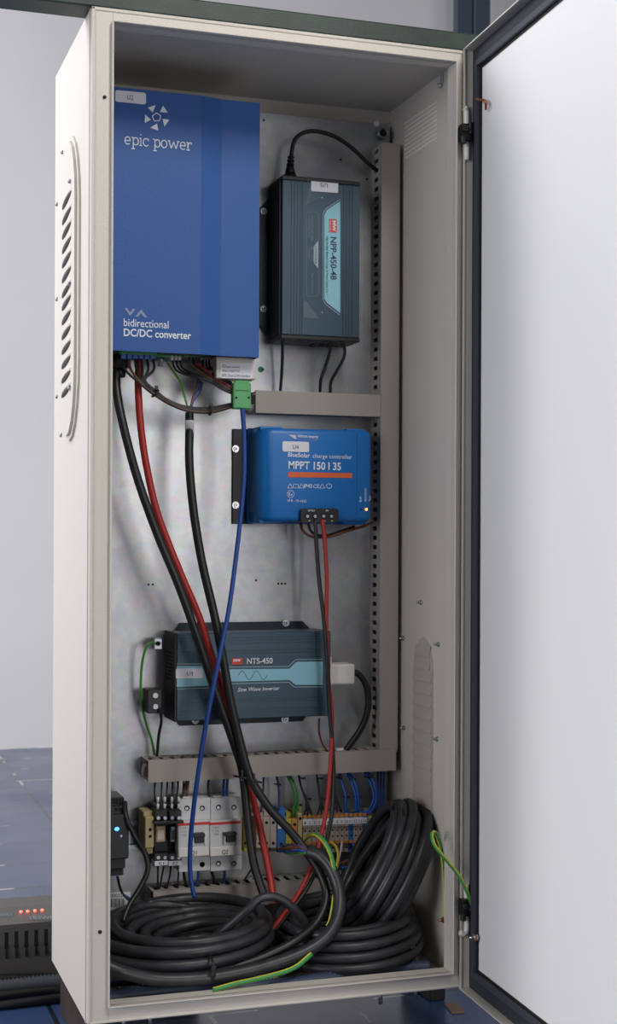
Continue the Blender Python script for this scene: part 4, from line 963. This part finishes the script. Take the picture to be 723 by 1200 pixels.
# ties at the crossing of the thick cables
for x, y, l in ((283, 911, 'black cable tie around the thick cables just below the duct, left one'), (297, 915, 'black cable tie around the thick cables just below the duct, right one')):
    q = at(x, y, .155); b = MB(); b.torus(q, (.25, .1, 1), .0105, .0015, 18, 6); b.box(q.x-.006, q.x-.001, q.y-.015, q.y-.010, q.z-.003, q.z+.003, .0006, 1); b.box(q.x-.004, q.x-.002, q.y-.015, q.y-.012, q.z, q.z+.012)
    tag(b.build('cable_tie', BLACK), l, 'cable tie')

# ------------------------------------------------------------------ corrugated conduit on the cabinet bottom
cz = .0125
pts = []
for i in range(200):
    u = i/199; x = .022+u*.435; y = .045+.012*math.sin(u*9); pts.append(Vector((x, y, .0135)))
tag(MB().tube(pts, .0105, 14, ribs=.80).build('corrugated_conduit', CONDUIT), 'blue grey corrugated conduit lying along the front of the cabinet bottom', 'conduit')
pts = [Vector((.022+i/259*.435, .125, .0135)) for i in range(260)]
tag(MB().tube(pts, .0105, 14, ribs=.80).build('corrugated_conduit', CONDUIT), 'blue grey corrugated conduit on the cabinet bottom, behind the front one', 'conduit')

# coils
def coil(c, ax, ay, loops, r, m_, label, start=0., seed=1, stack=None, lead=None, tail=None, name='cable_coil', n=44):
    """closed stack of loops along vectors ax, ay about centre c; stack = list of (centre offset vec, scale)"""
    rnd = random.Random(seed); P = []
    for L in range(loops):
        o0, s0 = stack[L]; o1, s1 = stack[min(L+1, loops-1)]
        for i in range(n):
            a = start+2*math.pi*i/n; u = i/n; u2 = max(0, (u-.6)/.4); u2 = u2*u2*(3-2*u2)
            off = Vector(o0).lerp(Vector(o1), u2); sc = s0+(s1-s0)*u2
            P.append(Vector(c)+off+Vector(ax)*math.cos(a)*sc+Vector(ay)*math.sin(a)*sc)
    if lead: P = spline([Vector(q) for q in lead]+[P[0]], 8)[:-1]+P
    if tail: P = P+spline([P[-1]]+[Vector(q) for q in tail], 8)[1:]
    return tag(MB().tube(P, r, 12).build(name, m_), label, 'cable coil')
def tie(c, axis, R_, lbl, r=.0016):
    c = Vector(c); b = MB(); b.torus(c, axis, R_, r, 18, 6); b.box(c.x-.003, c.x+.003, c.y-R_-.004, c.y-R_+.001, c.z+R_*.3, c.z+R_*.3+.005, .0006, 1)
    tag(b.build('cable_tie', BLACK), lbl, 'cable tie')
coil((.142, .128, 0), (.116, 0, .004), (0, .091, .010), 13, .0074, CABLEG, 'big dusty black cable coil lying on the cabinet bottom at the left',
     stack=[((0, 0, .044), .97), ((0, 0, .045), .83), ((.002, 0, .059), 1.0), ((.004, 0, .060), .85), ((.004, 0, .058), .71), ((.004, 0, .0735), .965), ((.008, 0, .071), .80), ((.012, 0, .068), .66), ((.016, 0, .064), .53), ((.018, 0, .056), .42), ((.016, 0, .046), .50), ((.014, 0, .040), .34), ((.012, .0, .080), .84)], start=2.2)
tie(at(246, 1136, .03), (1, .1, 0), .016, 'black cable tie around the front strands of the left coil')
tie(at(243, 1076, .21), (1, .1, 0), .014, 'black cable tie around the rear strands of the left coil')
coil((.372, .122, 0), (.102, 0, .006), (0, .088, .008), 8, .0068, CABLEG, 'black cable coil on the cabinet bottom at the right, under the leaning coil',
     stack=[((0, 0, .034), 1.0), ((0, 0, .035), .85), ((-.002, 0, .047), .97), ((.002, 0, .048), .83), ((-.004, 0, .060), .93), ((0, 0, .061), .78), ((-.004, 0, .073), .88), ((-.006, .0, .072), .72)], start=1.0)
tie(at(477, 1112, .06), (.6, -1, 0), .017, 'black cable tie around the right end of the lower right coil')
tp = at(490, 952, .13); bt = at(420, 1088, .13); cc_ = (tp+bt)/2; ax = (tp-bt)/2
perp = Vector((0, 1, 0)).cross(ax.normalized())*-1
coil(cc_, ax, (0.012, .070, 0), 9, .0068, CABLEG, 'black cable coil leaning upright against the right wall of the cabinet',
     stack=[(perp*(-.022), .97), (perp*(-.010)+Vector((0, 0, .002)), 1.05), (perp*(.003), .95), (perp*(.016), 1.06), (perp*.028, .98), (perp*-.014+Vector((0, -.010, 0)), .86), (perp*.004+Vector((0, -.012, 0)), .84), (perp*.020+Vector((0, -.01, 0)), .88), (perp*.034+Vector((0, .006, 0)), .90)], start=math.pi)
tie(at(467, 952, .10), (1, .2, .4), .012, 'black cable tie at the top left of the leaning coil')
# foreground cable looping from the terminals to the floor coil
fc = thing('cable', 'thick black sheathed cable with stripped coloured cores curving down in front of the terminals', 'cable', at(365, 1000, .10))
wire([(361, 998, .11), (374, 1003, .10), (388, 1019, .085), (397, 1045, .07), (396, 1072, .055), (384, 1096, .045), (360, 1114, .04), (325, 1128, .035), (280, 1140, .03), (230, 1147, .028), (180, 1147, .03), (140, 1138, .03), (112, 1125, .04)], .0083, 10, 16).build('sheath', CABLEG, fc)
for k, (P, m_) in enumerate(((((362, 998, .11), (350, 993, .12), (338, 994, .14), (325, 995, .2)), BROWNC), (((362, 999, .11), (350, 996, .12), (340, 998, .14), (328, 996, .2)), BLUEW), (((362, 997, .11), (350, 991, .12), (340, 990, .14), (330, 992, .2)), VIO), (((362, 1000, .108), (352, 1000, .12), (342, 1001, .15), (332, 998, .2)), EARTH))):
    wire(P, .0018).build('core', m_, fc)
tag(wire([(352, 990, .2), (362, 979, .16), (374, 980, .11), (385, 995, .09), (391, 1015, .08), (393, 1040, .075), (388, 1075, .06), (384, 1086, .055)], .0030).build('earth_cable', EARTH), 'green and yellow earth cable arching over the black sheathed cable', 'cable')
tag(wire([(365, 1118, .03), (345, 1134, .02), (315, 1144, .016), (275, 1153, .014), (250, 1160, .013)], .0030).build('earth_cable', EARTH), 'green and yellow cable lying along the front edge of the cabinet bottom', 'cable')
tag(wire([(362, 1088, .08), (345, 1066, .07), (325, 1052, .07), (305, 1053, .07), (288, 1068, .07), (262, 1090, .08), (238, 1107, .10), (222, 1116, .12)], .0058, 10).build('cable', CABLEG), 'loose black cable arching over the left coil', 'cable')

# door earth bonding wire
ew = thing('bonding_wire', 'green and yellow bonding wire looping from inside the cabinet to the open door', 'wire', at(506, 980, 0))
P = [(521, 1075, .06), (521, 1040, .05), (518, 1000, .03), (511, 977, .01), (506, 978, -.01), (510, 992, -.02), (525, 1010, -.022), (540, 1030, -.022), (553, 1060, -.02), (559, 1085, -.016)]
wire(P, .0024, 10, 12).build('insulation', EARTH, ew)
q = at(560, 1087, -.016); b = MB(); b.cyl(at(559.3, 1084, -.016), at(561, 1094, -.012), .003, .0025, 10); b.prism([stud+nn*.0062+Vector((-.0006, dy, dz)) for dy, dz in ((-.005, .004), (.004, .004), (.005, -.003), (0, -.006), (-.005, -.003))], nn*.001); b.build('ring_lug', COPPER, ew)
q = at(519, 1078, .062); MB().cyl(Vector((XW, q.y, q.z)), q+Vector((-.006, 0, 0)), .002, n=8).cyl(q+Vector((0, 0, 0)), q+Vector((.003, 0, 0)), .005, n=6).build('stud', COPPER, ew)

# ------------------------------------------------------------------ background: device, conduits and cables left of the cabinet, post
dvc = atZ(60, 1085, .03)
dv = thing('power_unit', 'grey vented electrical unit with four red lights on the floor left of the cabinet', 'electrical unit', Vector((dvc.x-.2, dvc.y, FLOOR)))
DVM = mat('unit_grey', (92, 89, 87), .5)
fy = atZ(30, 1082, .028).y
X1 = .03+.2; X0 = X1-.75
b = MB(); b.prism([(X0, fy, .0), (X0, fy, .028), (X0, fy+.075, .034), (X0, fy+.13, .034), (X0, fy+.13, FLOOR+.01), (X0, fy+.01, FLOOR+.01)], (X1-X0, 0, 0)); dvb = b.build('housing', DVM, dv)
b = MB()
for k in range(24):
    x = at(5+11.6*(k-16), 1095, fy).x
    b.box(x, x+.006, fy-.0006, fy+.004, -.006, .018, .001, 1); b.box(x+.002, x+.0035, fy-.0006, fy+.004, -.02, -.004)
b.build('vent_slots', HOLE, dvb)
for x in (24.5, 32.5, 41, 49.5):
    q = at(x, 1063.5, fy+.045); MB().ball((q.x, fy+.045, .0335), .0024, (1, .8, .8)).build('indicator_light', mat('led_red', (255, 150, 130), .3, emit=(255, 90, 70), estr=3), dv)
for s_, x0, x1, y in (('0051', 0, 14, 1074), ('1B3W0', 34, 62, 1077)):
    A = atZ(x0, y, .0315); B_ = atZ(x1, y, .0315)
    me, tx0, tx1 = textmesh(s_, .01, 0); ee = (B_-A); wd = ee.length; ee.normalize(); uu = Vector((0, 1, .08)).normalized(); sx = wd/(tx1-tx0)
    A.z = .0315
    n_ = ee.cross(uu)
    MB().mesh(me, Matrix(((ee.x*sx, uu.x*.02, n_.x, A.x), (ee.y*sx, uu.y*.02, n_.y, A.y), (ee.z*sx, uu.z*.02, n_.z, A.z), (0, 0, 0, 1)))).build('lettering', MATS['grey_print'], dv)
# cables in front of the unit
cfy = fy-.03
for i, (za, zb_, dyy, lbl) in enumerate(((-.03, -.045, -.02, 'black cable on the floor left of the cabinet, highest of four'), (-.022, -.062, -.035, 'black cable on the floor left of the cabinet, slanting down to the corner'), (-.055, -.058, -.05, 'black cable on the floor left of the cabinet, third from the top'), (-.063, -.064, -.075, 'black cable on the floor left of the cabinet, nearest the camera'))):
    tag(MB().tube(spline([Vector((-.75, fy+dyy-.02, za)), Vector((-.5, fy+dyy-.01, za)), Vector((-.25, fy+dyy, (za+zb_)/2-.004)), Vector((-.05, fy+dyy+.01, zb_)), Vector((.1, fy+dyy+.02, -.0625))], 8), .0062, 12).build('cable', CABLE), lbl, 'cable')
pts = [Vector((-.7+i*.0028, fy-.004-.010, -.055)) for i in range(290)]
tag(MB().tube(pts, .0125, 12, ribs=.80).build('corrugated_conduit', mat('conduit_dark', (70, 72, 78), .6)), 'dark grey corrugated conduit on the floor in front of the grey unit', 'conduit')
# dark post behind, upper right
pl_ = at(535, 20, 2.6).x; pr_ = at(575, 20, 2.6).x
b = MB(); b.box(pl_, pl_+(pr_-pl_)*.48, 2.6, 2.63, FLOOR, 3.6, .004, 1); b.box(pl_+(pr_-pl_)*.52, pr_, 2.6, 2.63, FLOOR, 3.6, .004, 1); b.box(pl_+(pr_-pl_)*.4, pr_-.02, 2.61, 2.63, FLOOR, 3.6)
tag(b.build('steel_post', mat('post_blue_grey', (70, 80, 96), .5)), 'dark blue grey steel post behind the cabinet at the upper right', 'post')
